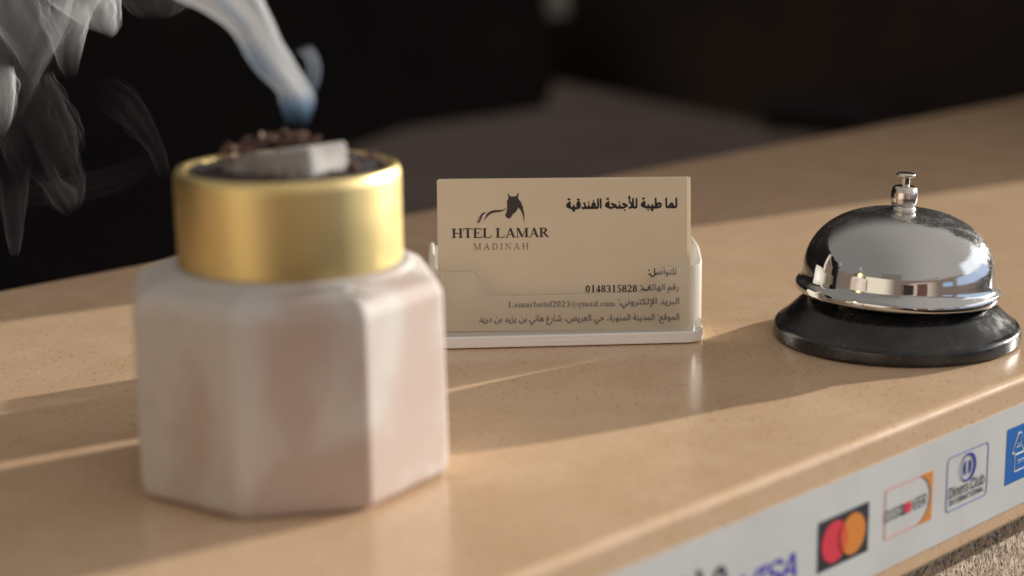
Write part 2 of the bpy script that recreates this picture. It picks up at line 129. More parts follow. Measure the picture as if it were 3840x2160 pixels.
  'email': [[5075,-4664,5105,-4664,5130,-4658,5150,-4645,5160,-4630,5161,-4620,5156,-4605,5139,-4589,5117,-4581,5063,-4574,5070,-4557,5108,-4557,5128,-4549,5139,-4540,5151,-4515,5151,-4497,5145,-4481,5164,-4475,5165,-4469,5161,-4462,5130,-4465,5102,-4455,5070,-4456,5045,-4467,5030,-4484,5025,-4503,5027,-4521,5035,-4537,5052,-4552,5042,-4580,5045,-4589,5027,-4608,5024,-4627,5030,-4639,5039,-4649,5054,-4657],[4868,-4651,4891,-4650,4910,-4646,4937,-4633,4938,-4627,4933,-4623,4935,-4622,4945,-4624,4953,-4620,4972,-4599,4981,-4583,4993,-4540,4993,-4512,4990,-4494,4981,-4469,4965,-4444,4951,-4430,4929,-4415,4911,-4407,4882,-4401,4854,-4402,4835,-4407,4809,-4419,4794,-4431,4767,-4466,4756,-4494,4753,-4521,4759,-4568,4781,-4608,4801,-4627,4816,-4637,4844,-4648],[5083,-4646,5066,-4639,5058,-4630,5057,-4617,5065,-4605,5083,-4597,5111,-4599,5123,-4608,5129,-4620,5122,-4636,5105,-4645],[4854,-4636,4820,-4620,4792,-4589,4777,-4552,4775,-4509,4788,-4469,4813,-4437,4848,-4418,4882,-4414,4904,-4419,4923,-4429,4952,-4460,4968,-4497,4971,-4540,4959,-4580,4934,-4614,4932,-4623,4923,-4623,4885,-4638],[2559,-4608,2697,-4608,2705,-4599,2711,-4543,2706,-4535,2699,-4540,2690,-4587,2587,-4585,2587,-4407,2608,-4404,2610,-4395,2606,-4388,2515,-4388,2511,-4392,2512,-4405,2531,-4406,2533,-4410,2533,-4583,2531,-4586,2512,-4587,2510,-4599,2515,-4604,2556,-4604],[4116,-4608,4120,-4611,4227,-4611,4230,-4608,4241,-4552,4236,-4543,4227,-4567,4158,-4567,4154,-4565,4221,-4491,4234,-4484,4238,-4475,4241,-4447,4235,-4422,4222,-4404,4203,-4392,4170,-4385,4136,-4389,4111,-4404,4095,-4429,4093,-4438,4101,-4444,4120,-4446,4138,-4444,4144,-4441,4156,-4416,4167,-4407,4182,-4426,4188,-4447,4187,-4466,4181,-4481,4183,-4487,4100,-4580,4101,-4586,4114,-4593],[4441,-4608,4443,-4611,4553,-4611,4554,-4608,4565,-4555,4562,-4543,4558,-4546,4553,-4567,4481,-4567,4480,-4565,4546,-4491,4559,-4484,4563,-4475,4566,-4447,4560,-4422,4546,-4404,4528,-4392,4493,-4385,4459,-4390,4436,-4404,4420,-4429,4418,-4438,4427,-4444,4443,-4446,4463,-4444,4469,-4441,4479,-4419,4490,-4407,4504,-4419,4512,-4441,4512,-4463,4506,-4481,4508,-4487,4425,-4580,4426,-4586,4438,-4593],[2770,-4605,2806,-4605,2826,-4599,2832,-4594,2863,-4600,2868,-4596,2866,-4583,2854,-4577,2854,-4500,2836,-4472,2813,-4460,2788,-4456,2759,-4463,2742,-4475,2732,-4494,2734,-4500,2741,-4503,2766,-4503,2772,-4500,2780,-4484,2791,-4475,2804,-4491,2800,-4513,2747,-4529,2733,-4540,2726,-4552,2725,-4571,2731,-4583,2750,-4599],[3178,-4605,3214,-4605,3242,-4593,3270,-4600,3277,-4595,3274,-4583,3263,-4577,3263,-4500,3244,-4472,3223,-4460,3195,-4456,3170,-4462,3150,-4475,3140,-4494,3142,-4500,3148,-4503,3175,-4503,3180,-4500,3188,-4484,3198,-4475,3212,-4491,3209,-4512,3192,-4519,3157,-4528,3141,-4540,3134,-4552,3134,-4571,3142,-4586,3158,-4599],[3661,-4605,3694,-4606,3716,-4600,3735,-4586,3748,-4565,3754,-4534,3750,-4506,3734,-4479,3713,-4464,3678,-4459,3650,-4463,3628,-4475,3609,-4503,3604,-4537,3613,-4571,3621,-4583,3635,-4596],[3918,-4605,3945,-4606,3966,-4602,3985,-4591,3998,-4574,3985,-4566,3963,-4566,3949,-4571,3935,-4585,3923,-4571,3916,-4555,3913,-4537,3916,-4535,3957,-4535,3985,-4542,4001,-4539,4009,-4534,4007,-4512,3999,-4491,3986,-4475,3967,-4464,3932,-4459,3900,-4466,3880,-4481,3866,-4506,3862,-4537,3865,-4555,3873,-4574,3893,-4596],[4629,-4605,4663,-4606,4694,-4598,4716,-4580,4728,-4555,4728,-4540,4723,-4521,4712,-4506,4694,-4494,4693,-4491,4706,-4478,4714,-4463,4717,-4441,4713,-4422,4704,-4407,4694,-4398,4678,-4390,4663,-4386,4631,-4387,4609,-4395,4592,-4410,4581,-4432,4597,-4439,4622,-4437,4629,-4432,4642,-4410,4650,-4405,4661,-4416,4668,-4432,4668,-4453,4663,-4469,4650,-4482,4631,-4484,4629,-4494,4633,-4500,4658,-4509,4670,-4525,4675,-4546,4670,-4568,4660,-4580,4650,-4587,4634,-4579,4619,-4576,4600,-4578,4589,-4583,4591,-4589,4601,-4596],[5465,-4605,5500,-4605,5521,-4599,5528,-4593,5556,-4600,5563,-4596,5562,-4585,5549,-4577,5549,-4500,5531,-4472,5509,-4460,5484,-4456,5456,-4462,5437,-4475,5427,-4494,5429,-4500,5437,-4504,5462,-4503,5467,-4500,5475,-4484,5484,-4476,5493,-4481,5499,-4491,5496,-4512,5443,-4528,5428,-4540,5421,-4552,5421,-4571,5428,-4585,5445,-4599],[5779,-4605,5793,-4605,5804,-4596,5805,-4583,5798,-4575,5782,-4572,5769,-4580,5767,-4586,5768,-4596],[5886,-4605,5910,-4606,5934,-4602,5952,-4593,5967,-4574,5954,-4567,5929,-4566,5918,-4571,5904,-4585,5892,-4571,5884,-4552,5882,-4531,5884,-4512,5892,-4494,5902,-4481,5906,-4481,5920,-4493,5932,-4495,5954,-4494,5964,-4487,5955,-4475,5936,-4464,5901,-4459,5869,-4466,5848,-4481,5835,-4506,5831,-4540,5840,-4571,5860,-4595],[6025,-4605,6058,-4606,6080,-4599,6098,-4586,6112,-4565,6118,-4534,6114,-4508,6099,-4479,6077,-4464,6042,-4459,6014,-4463,5991,-4475,5973,-4503,5968,-4537,5977,-4571,5985,-4583,5999,-4596],[2890,-4602,2891,-4604,2926,-4605,2957,-4604,2959,-4602,2959,-4589,2951,-4583,2951,-4494,2959,-4481,2969,-4476,2982,-4487,2988,-4506,2979,-4515,2979,-4583,2970,-4589,2971,-4602,2973,-4604,3038,-4604,3041,-4589,3032,-4583,3032,-4515,3026,-4509,3025,-4500,3048,-4475,3061,-4484,3069,-4506,3060,-4515,3060,-4583,3051,-4589,3051,-4600,3054,-4604,3120,-4604,3122,-4589,3113,-4583,3113,-4515,3107,-4509,3102,-4487,3085,-4468,3060,-4457,3035,-4458,3010,-4470,2991,-4461,2969,-4456,2944,-4460,2916,-4457,2891,-4463,2888,-4469,2889,-4478,2891,-4482,2897,-4481,2897,-4583,2889,-4589],[3302,-4602,3305,-4604,3371,-4603,3372,-4589,3364,-4583,3364,-4487,3371,-4482,3383,-4479,3386,-4479,3393,-4494,3399,-4498,3408,-4497,3415,-4492,3418,-4484,3412,-4469,3393,-4462,3365,-4465,3355,-4459,3336,-4457,3321,-4458,3302,-4465,3302,-4480,3309,-4481,3310,-4484,3310,-4583,3302,-4588],[3433,-4602,3437,-4604,3502,-4603,3504,-4589,3495,-4583,3495,-4497,3506,-4481,3518,-4475,3532,-4487,3539,-4506,3529,-4515,3529,-4583,3521,-4588,3521,-4602,3587,-4604,3592,-4599,3590,-4586,3583,-4583,3583,-4515,3577,-4509,3571,-4487,3560,-4472,3543,-4462,3518,-4456,3496,-4459,3495,-4398,3493,-4393,3484,-4389,3462,-4387,3437,-4394,3433,-4398,3434,-4410,3440,-4411,3442,-4416,3442,-4583,3434,-4588],[3816,-4602,3854,-4603,3869,-4598,3875,-4593,3871,-4586,3863,-4584,3838,-4585,3830,-4574,3829,-4484,3832,-4480,3851,-4480,3854,-4475,3854,-4463,3851,-4455,3830,-4453,3829,-4416,3819,-4410,3803,-4409,3791,-4411,3784,-4416,3783,-4453,3769,-4455,3765,-4469,3769,-4480,3782,-4480,3784,-4484,3785,-4577,3796,-4593],[4009,-4602,4010,-4604,4076,-4604,4079,-4599,4079,-4589,4070,-4583,4070,-4398,4066,-4392,4057,-4389,4042,-4387,4026,-4390,4010,-4394,4007,-4401,4010,-4412,4017,-4413,4017,-4583,4008,-4589],[4312,-4602,4330,-4604,4352,-4603,4378,-4589,4394,-4568,4406,-4528,4407,-4478,4398,-4435,4380,-4404,4368,-4395,4352,-4389,4321,-4388,4305,-4392,4293,-4398,4275,-4419,4262,-4456,4258,-4503,4267,-4552,4276,-4574,4285,-4586,4299,-4597],[5176,-4602,5208,-4605,5246,-4603,5246,-4587,5238,-4583,5238,-4494,5246,-4481,5255,-4475,5269,-4487,5275,-4506,5266,-4515,5265,-4583,5257,-4589,5258,-4604,5327,-4602,5327,-4588,5319,-4583,5319,-4515,5313,-4509,5312,-4500,5327,-4481,5337,-4475,5350,-4487,5356,-4506,5347,-4515,5347,-4583,5338,-4589,5339,-4602,5343,-4604,5406,-4604,5409,-4601,5410,-4593,5409,-4589,5400,-4583,5400,-4515,5394,-4509,5389,-4487,5371,-4467,5346,-4457,5321,-4458,5296,-4471,5280,-4461,5258,-4457,5233,-4460,5202,-4457,5177,-4464,5176,-4478,5177,-4481,5183,-4481,5184,-4484,5184,-4583,5177,-4587],[5584,-4602,5619,-4605,5654,-4602,5653,-4586,5646,-4583,5646,-4466,5638,-4460,5609,-4457,5584,-4465,5584,-4480,5592,-4481,5593,-4484,5593,-4583,5584,-4588],[5672,-4602,5675,-4604,5738,-4604,5743,-4599,5741,-4586,5734,-4583,5734,-4398,5732,-4393,5722,-4389,5700,-4387,5675,-4394,5672,-4398,5672,-4410,5678,-4411,5680,-4416,5680,-4583,5672,-4588],[6126,-4602,6130,-4604,6196,-4603,6197,-4589,6188,-4583,6188,-4494,6196,-4481,6205,-4475,6219,-4487,6226,-4506,6216,-4515,6216,-4583,6207,-4589,6208,-4603,6277,-4603,6277,-4587,6269,-4583,6269,-4515,6263,-4509,6262,-4500,6277,-4481,6287,-4475,6300,-4487,6307,-4506,6297,-4515,6297,-4583,6288,-4589,6290,-4604,6356,-4604,6359,-4602,6360,-4593,6359,-4588,6351,-4583,6351,-4515,6344,-4509,6339,-4487,6321,-4466,6296,-4457,6271,-4458,6246,-4471,6230,-4461,6208,-4457,6183,-4460,6152,-4457,6127,-4465,6127,-4480,6133,-4481,6135,-4484,6135,-4583,6127,-4587],[2788,-4587,2775,-4574,2773,-4559,2781,-4543,2788,-4539,2797,-4539,2801,-4540,2801,-4577,2806,-4583],[3195,-4587,3183,-4574,3181,-4559,3190,-4543,3195,-4539,3205,-4539,3209,-4540,3209,-4577,3214,-4583],[4861,-4586,4886,-4583,4907,-4570,4932,-4580,4942,-4579,4945,-4574,4942,-4569,4917,-4559,4923,-4525,4918,-4500,4919,-4475,4914,-4469,4904,-4468,4895,-4473,4869,-4466,4848,-4468,4826,-4478,4812,-4497,4805,-4521,4807,-4543,4812,-4555,4823,-4571,4835,-4580],[5484,-4587,5477,-4583,5470,-4574,5468,-4559,5472,-4549,5480,-4540,5493,-4539,5496,-4540,5496,-4577,5501,-4583],[3678,-4584,3663,-4562,3658,-4537,3662,-4506,3678,-4481,3683,-4484,3694,-4500,3701,-4534,3694,-4565,3684,-4580],[6042,-4584,6027,-4562,6022,-4537,6026,-4506,6042,-4481,6057,-4500,6064,-4534,6058,-4565],[4333,-4577,4319,-4546,4312,-4503,4316,-4456,4323,-4432,4333,-4415,4349,-4450,4355,-4497,4349,-4543],[4860,-4572,4847,-4562,4842,-4552,4836,-4521,4845,-4494,4853,-4484,4863,-4479,4875,-4484,4885,-4497,4892,-4515,4893,-4528,4889,-4546,4883,-4559,4871,-4571],[5086,-4537,5076,-4521,5073,-4503,5077,-4487,5089,-4475,5100,-4491,5103,-4506,5098,-4528,5090,-4537],[3916,-4517,3918,-4506,3925,-4491,3935,-4480,3938,-4482,3950,-4497,3957,-4515],[5618,-4429,5631,-4425,5639,-4410,5632,-4395,5619,-4390,5606,-4395,5600,-4410,5605,-4422]],
  'title': [[4857,-1177,4870,-1180,4893,-1177,4919,-1180,4933,-1176,4943,-1166,4949,-1152,4950,-1134,4944,-1109,4947,-1102,4962,-1097,5040,-1091,5074,-1081,5109,-1059,5136,-1024,5144,-1003,5149,-978,5149,-910,5142,-874,5129,-842,5115,-822,5084,-792,5108,-771,5117,-753,5115,-728,5109,-717,5100,-711,5086,-707,5063,-709,5031,-708,5017,-715,5008,-728,5007,-753,5017,-772,5034,-782,5061,-785,5067,-789,5045,-801,5022,-823,5006,-846,4993,-874,4987,-903,4985,-928,4990,-956,5004,-992,5004,-999,4996,-1006,4965,-1009,4945,-1000,4937,-985,4928,-938,4919,-926,4904,-920,4890,-924,4879,-935,4860,-985,4849,-999,4829,-1007,4809,-1000,4800,-988,4795,-967,4789,-860,4785,-831,4775,-809,4757,-797,4749,-796,4740,-800,4706,-835,4665,-864,4648,-881,4634,-903,4623,-931,4620,-963,4626,-992,4639,-1015,4654,-1029,4674,-1040,4729,-1052,4780,-1086,4841,-1102,4844,-1109,4838,-1134,4839,-1152,4845,-1166],[7566,-1177,7578,-1175,7587,-1168,7594,-1156,7596,-1142,7594,-1127,7587,-1111,7575,-1100,7567,-1099,7558,-1101,7547,-1113,7541,-1127,7539,-1142,7541,-1156,7547,-1166,7555,-1174],[7675,-1177,7688,-1180,7714,-1178,7737,-1180,7755,-1174,7763,-1165,7768,-1152,7768,-1134,7762,-1109,7765,-1102,7771,-1099,7918,-1092,7956,-1086,7990,-1075,8010,-1064,8029,-1049,8043,-1031,8053,-1010,8060,-974,8057,-938,8044,-906,8019,-880,7996,-869,7967,-866,7935,-873,7895,-893,7887,-893,7881,-888,7875,-864,7869,-739,7861,-714,7846,-701,7832,-700,7820,-706,7811,-717,7805,-735,7803,-771,7807,-970,7803,-993,7791,-1005,7774,-1006,7762,-999,7755,-985,7747,-938,7737,-926,7722,-920,7711,-923,7699,-933,7676,-988,7668,-999,7656,-1006,7633,-1008,7616,-999,7608,-985,7599,-938,7590,-926,7575,-920,7561,-924,7551,-935,7531,-985,7521,-999,7506,-1006,7492,-1003,7480,-990,7474,-970,7469,-860,7464,-831,7451,-807,7434,-796,7417,-802,7385,-835,7339,-869,7319,-892,7307,-917,7300,-949,7302,-981,7315,-1010,7336,-1031,7362,-1044,7411,-1054,7451,-1082,7480,-1093,7509,-1095,7575,-1091,7639,-1096,7656,-1101,7662,-1109,7657,-1134,7657,-1152,7663,-1166],[6715,-1174,6725,-1175,6737,-1170,6746,-1159,6751,-1145,6750,-1131,6744,-1117,6734,-1107,6722,-1103,6714,-1103,6705,-1109,6698,-1120,6694,-1134,6699,-1159],[4890,-1103,4883,-1099,4887,-1091,4899,-1089,4907,-1095,4902,-1102],[7708,-1103,7702,-1099,7705,-1091,7717,-1089,7725,-1095,7720,-1102],[8418,-1099,8437,-1098,8474,-1088,8523,-1094,8555,-1090,8584,-1076,8606,-1049,8617,-1013,8620,-963,8613,-760,8610,-735,8604,-717,8590,-702,8572,-700,8557,-710,8548,-732,8545,-771,8550,-967,8547,-988,8540,-999,8526,-1004,8511,-995,8500,-981,8476,-924,8460,-898,8437,-878,8411,-872,8385,-878,8362,-896,8340,-924,8304,-992,8296,-1000,8284,-1004,8275,-1002,8268,-995,8259,-970,8251,-767,8247,-732,8240,-714,8229,-703,8218,-699,8203,-702,8194,-710,8187,-725,8182,-764,8189,-992,8194,-1024,8204,-1052,8227,-1078,8258,-1092,8281,-1094,8301,-1093,8353,-1072,8365,-1075,8397,-1093],[5503,-1095,5547,-1094,5613,-1085,5685,-1094,5725,-1094,5760,-1083,5786,-1060,5797,-1038,5804,-1013,5808,-956,5800,-753,5794,-725,5780,-705,5766,-700,5751,-703,5741,-714,5734,-732,5731,-767,5736,-970,5731,-993,5717,-1005,5702,-1005,5694,-995,5691,-928,5685,-906,5675,-885,5653,-860,5617,-835,5617,-828,5632,-803,5635,-785,5629,-764,5613,-752,5596,-754,5581,-771,5579,-785,5580,-799,5600,-831,5600,-835,5559,-867,5539,-896,5526,-935,5524,-992,5519,-1003,5512,-1006,5496,-1006,5483,-998,5477,-985,5468,-938,5458,-924,5443,-917,5432,-921,5420,-933,5393,-995,5380,-1003,5365,-1000,5351,-981,5317,-892,5293,-847,5282,-836,5267,-831,5256,-833,5244,-842,5237,-860,5237,-881,5267,-960,5268,-988,5262,-999,5250,-1006,5233,-1008,5195,-1004,5184,-1006,5172,-1013,5163,-1027,5161,-1042,5165,-1060,5175,-1074,5198,-1088,5230,-1095,5262,-1093,5313,-1079,5368,-1094,5391,-1093,5437,-1082],[6189,-1092,6227,-1095,6270,-1089,6302,-1079,6354,-1053,6365,-1050,6380,-1054,6417,-1083,6452,-1094,6489,-1094,6538,-1082,6601,-1095,6630,-1095,6665,-1090,6708,-1078,6820,-1012,6837,-992,6839,-967,6832,-949,6820,-937,6745,-893,6705,-877,6671,-874,6650,-880,6636,-891,6628,-906,6628,-928,6635,-942,6648,-953,6702,-967,6707,-978,6698,-988,6675,-999,6645,-1006,6616,-1009,6596,-1005,6587,-999,6581,-989,6574,-949,6569,-935,6558,-923,6544,-917,6532,-922,6521,-935,6496,-995,6483,-1005,6469,-1007,6458,-1003,6452,-996,6439,-956,6420,-935,6331,-884,6302,-875,6276,-874,6253,-880,6238,-892,6230,-910,6232,-931,6238,-943,6250,-952,6304,-967,6309,-974,6308,-981,6294,-992,6266,-1003,6235,-1008,6215,-1007,6198,-997,6189,-978,6181,-856,6175,-824,6161,-803,6149,-797,6140,-796,6126,-805,6098,-835,6057,-864,6035,-888,6023,-910,6015,-931,6012,-953,6014,-974,6026,-1006,6037,-1020,6051,-1032,6077,-1044,6123,-1053,6166,-1083],[6891,-1092,6913,-1094,6941,-1091,7002,-1066,7013,-1068,7039,-1084,7057,-1091,7080,-1095,7106,-1094,7143,-1083,7158,-1073,7169,-1060,7179,-1042,7185,-1020,7189,-956,7182,-749,7175,-721,7163,-705,7149,-700,7134,-704,7124,-714,7117,-732,7115,-767,7119,-974,7116,-988,7110,-999,7100,-1006,7088,-1006,7071,-995,7064,-974,7055,-757,7051,-732,7043,-714,7031,-702,7016,-699,7002,-706,6992,-721,6986,-749,6986,-849,6982,-861,6973,-862,6962,-852,6900,-778,6904,-767,6936,-742,6944,-725,6943,-707,6930,-678,6928,-650,6924,-635,6913,-623,6895,-620,6878,-627,6864,-641,6853,-671,6853,-717,6859,-742,6878,-774,6862,-806,6863,-835,6876,-860,6939,-945,6948,-963,6952,-978,6950,-988,6941,-999,6927,-1005,6884,-1014,6872,-1021,6865,-1031,6860,-1049,6864,-1069,6875,-1084],[5858,-1081,5875,-1081,5890,-1068,5897,-1049,5900,-1017,5893,-746,5888,-725,5881,-712,5870,-702,5858,-699,5844,-705,5832,-721,5826,-742,5824,-771,5831,-1027,5840,-1063,5847,-1074],[7918,-1003,7913,-995,7915,-988,7926,-974,7939,-963,7964,-955,7973,-957,7981,-963,7984,-970,7983,-981,7970,-995,7944,-1004],[8411,-1000,8405,-995,8400,-985,8402,-976,8408,-973,8416,-978,8420,-988,8417,-999],[5604,-967,5602,-955,5604,-949,5610,-948,5615,-953,5614,-963,5610,-968],[5424,-888,5434,-891,5443,-887,5454,-874,5459,-860,5459,-846,5454,-831,5446,-823,5434,-818,5423,-819,5414,-824,5406,-835,5403,-846,5407,-871,5414,-882],[6526,-888,6538,-891,6547,-887,6557,-874,6561,-860,6561,-846,6556,-831,6550,-824,6538,-818,6527,-818,6518,-823,6511,-831,6506,-846,6509,-871,6516,-881],[4737,-767,4749,-769,4757,-767,4774,-749,4778,-725,4769,-703,4760,-697,4749,-693,4723,-696,4694,-693,4679,-700,4670,-710,4666,-728,4668,-742,4676,-757,4691,-766,4723,-764],[6129,-767,6140,-769,6149,-767,6166,-749,6170,-725,6161,-703,6152,-696,6140,-693,6114,-696,6089,-693,6071,-700,6061,-714,6058,-728,6060,-742,6068,-757,6086,-766,6114,-765],[7416,-767,7428,-769,7437,-766,7453,-749,7457,-725,7448,-703,7437,-696,7425,-693,7402,-696,7374,-693,7356,-701,7348,-714,7345,-728,7347,-742,7355,-757,7371,-766,7400,-764]],
  'contact': [[7697,-3558,7738,-3558,7773,-3545,7794,-3527,7816,-3490,7825,-3485,7854,-3484,7889,-3473,7934,-3487,7993,-3490,8030,-3485,8056,-3477,8081,-3459,8096,-3434,8101,-3405,8094,-3376,8082,-3358,8065,-3347,8045,-3342,8023,-3343,7999,-3353,7975,-3369,7923,-3425,7917,-3425,7914,-3420,7912,-3397,7909,-3387,7901,-3379,7891,-3378,7877,-3387,7858,-3429,7847,-3434,7834,-3432,7825,-3422,7821,-3405,7815,-3250,7811,-3240,7804,-3233,7795,-3230,7786,-3232,7776,-3241,7772,-3256,7777,-3447,7773,-3471,7764,-3490,7752,-3501,7736,-3508,7715,-3510,7696,-3507,7682,-3498,7672,-3484,7670,-3467,7673,-3432,7665,-3416,7654,-3411,7643,-3414,7635,-3424,7629,-3440,7625,-3459,7625,-3480,7629,-3500,7636,-3517,7647,-3531,7662,-3544,7678,-3553],[8195,-3554,8217,-3554,8251,-3540,8273,-3522,8294,-3492,8304,-3487,8338,-3484,8369,-3476,8412,-3485,8440,-3484,8473,-3475,8503,-3484,8521,-3485,8543,-3481,8560,-3471,8575,-3449,8580,-3416,8575,-3264,8573,-3248,8567,-3237,8558,-3231,8547,-3231,8538,-3238,8532,-3250,8536,-3411,8533,-3426,8525,-3434,8515,-3435,8506,-3432,8499,-3426,8494,-3416,8487,-3254,8481,-3238,8469,-3230,8460,-3231,8453,-3235,8444,-3252,8447,-3411,8445,-3425,8438,-3433,8415,-3436,8399,-3430,8394,-3420,8392,-3387,8386,-3378,8375,-3374,8365,-3376,8357,-3385,8347,-3418,8340,-3429,8327,-3435,8310,-3435,8301,-3426,8288,-3382,8271,-3362,8256,-3355,8241,-3353,8227,-3356,8214,-3364,8201,-3378,8191,-3397,8185,-3420,8185,-3438,8190,-3455,8198,-3467,8231,-3490,8225,-3498,8195,-3510,8184,-3521,8183,-3540,8188,-3549],[7577,-3484,7588,-3486,7599,-3482,7608,-3474,7613,-3463,7613,-3451,7608,-3438,7601,-3430,7591,-3425,7573,-3429,7561,-3447,7563,-3469],[8138,-3480,8149,-3480,8159,-3474,8164,-3461,8165,-3445,8160,-3256,8154,-3238,8140,-3230,8130,-3232,8123,-3238,8117,-3262,8122,-3453,8127,-3470],[7984,-3439,7980,-3434,7984,-3424,8014,-3399,8038,-3392,8047,-3394,8054,-3401,8054,-3418,8041,-3431,8015,-3438],[8238,-3432,8232,-3426,8231,-3418,8236,-3409,8243,-3407,8252,-3416,8253,-3428,8247,-3434],[8352,-3353,8371,-3349,8390,-3353,8403,-3350,8412,-3335,8409,-3316,8403,-3310,8393,-3307,8373,-3312,8352,-3307,8341,-3310,8333,-3320,8332,-3337,8340,-3349],[7584,-3345,7595,-3344,7604,-3337,7612,-3316,7611,-3304,7605,-3293,7597,-3287,7588,-3284,7576,-3286,7569,-3291,7563,-3300,7560,-3312,7561,-3324,7566,-3335,7575,-3342]],
  'phoneword': [[8280,-4158,8290,-4160,8299,-4157,8306,-4151,8311,-4139,8298,-4052,8299,-4036,8304,-4028,8310,-4028,8335,-4042,8356,-4047,8372,-4047,8399,-4041,8455,-4045,8508,-4037,8526,-4028,8542,-4015,8559,-3985,8564,-3946,8556,-3906,8548,-3890,8537,-3877,8517,-3864,8496,-3863,8476,-3872,8457,-3890,8446,-3913,8441,-3936,8444,-3959,8460,-3987,8453,-3993,8435,-3993,8421,-3986,8413,-3973,8392,-3927,8381,-3916,8367,-3909,8349,-3909,8329,-3915,8306,-3928,8283,-3949,8268,-3969,8258,-3989,8250,-4013,8248,-4038,8251,-4075,8262,-4130,8269,-4149],[7948,-4109,7973,-4110,7995,-4101,8011,-4084,8025,-4050,8068,-4035,8080,-4026,8089,-4013,8096,-3992,8097,-3964,8092,-3837,8087,-3814,8077,-3803,8063,-3800,8052,-3806,8045,-3819,8043,-3839,8047,-3969,8045,-3981,8039,-3989,8020,-3994,8004,-3988,8002,-3980,8005,-3943,7998,-3918,7982,-3898,7970,-3893,7957,-3891,7934,-3898,7916,-3913,7897,-3941,7881,-3985,7875,-3991,7866,-3993,7853,-3988,7846,-3973,7836,-3819,7832,-3809,7823,-3802,7805,-3802,7798,-3807,7792,-3816,7787,-3853,7795,-3980,7802,-4013,7812,-4027,7825,-4037,7880,-4050,7911,-4093,7930,-4104],[8567,-4107,8578,-4109,8589,-4108,8619,-4092,8644,-4068,8662,-4038,8669,-4008,8668,-3973,8656,-3939,8641,-3924,8632,-3922,8623,-3924,8612,-3936,8611,-3952,8622,-3989,8620,-4013,8614,-4027,8604,-4040,8567,-4065,8558,-4075,8555,-4093],[7950,-4054,7944,-4047,7945,-4041,7955,-4040,7964,-4045,7963,-4054,7957,-4056],[7443,-4049,7526,-4049,7612,-4039,7692,-4045,7735,-4037,7757,-4020,7770,-3994,7771,-3959,7761,-3920,7753,-3907,7744,-3901,7732,-3901,7721,-3907,7715,-3916,7713,-3927,7722,-3966,7721,-3982,7710,-3992,7685,-3994,7678,-3992,7673,-3985,7673,-3946,7660,-3916,7649,-3904,7635,-3895,7617,-3889,7605,-3889,7578,-3903,7558,-3925,7550,-3948,7551,-3985,7547,-3994,7531,-3998,7485,-4000,7435,-3997,7411,-3989,7399,-3973,7397,-3941,7393,-3929,7381,-3921,7367,-3922,7355,-3934,7348,-3957,7348,-3987,7355,-4008,7370,-4025,7388,-4037,7413,-4045],[7298,-4043,7309,-4044,7320,-4042,7329,-4035,7335,-4024,7337,-4013,7334,-4001,7327,-3992,7318,-3987,7297,-3987,7288,-3994,7282,-4003,7280,-4015,7282,-4026,7288,-4036],[8137,-4038,8149,-4038,8161,-4031,8166,-4019,8168,-4003,8163,-3828,8154,-3807,8138,-3800,8127,-3803,8120,-3810,8115,-3821,8114,-3837,8119,-4008,8125,-4027],[8351,-3990,8339,-3978,8340,-3971,8344,-3967,8353,-3968,8360,-3978,8360,-3987],[7608,-3973,7602,-3966,7602,-3957,7608,-3949,7615,-3949,7621,-3955,7621,-3965,7615,-3973],[8499,-3939,8494,-3929,8497,-3925,8503,-3923,8508,-3927,8509,-3934,8505,-3940],[7298,-3909,7309,-3911,7320,-3908,7329,-3901,7335,-3890,7337,-3879,7334,-3867,7327,-3858,7318,-3853,7297,-3853,7288,-3859,7282,-3869,7280,-3881,7282,-3892,7288,-3902],[7608,-3879,7617,-3877,7624,-3873,7632,-3856,7627,-3839,7612,-3832,7596,-3837,7588,-3853,7594,-3869],[7704,-3879,7760,-3879,7775,-3867,7777,-3851,7769,-3841,7757,-3835,7705,-3836,7694,-3844,7689,-3858,7694,-3871],[8510,-3851,8526,-3849,8538,-3837,8540,-3823,8532,-3809,8519,-3805,8499,-3807,8476,-3805,8467,-3807,8459,-3814,8455,-3830,8465,-3846,8476,-3850,8499,-3848]],
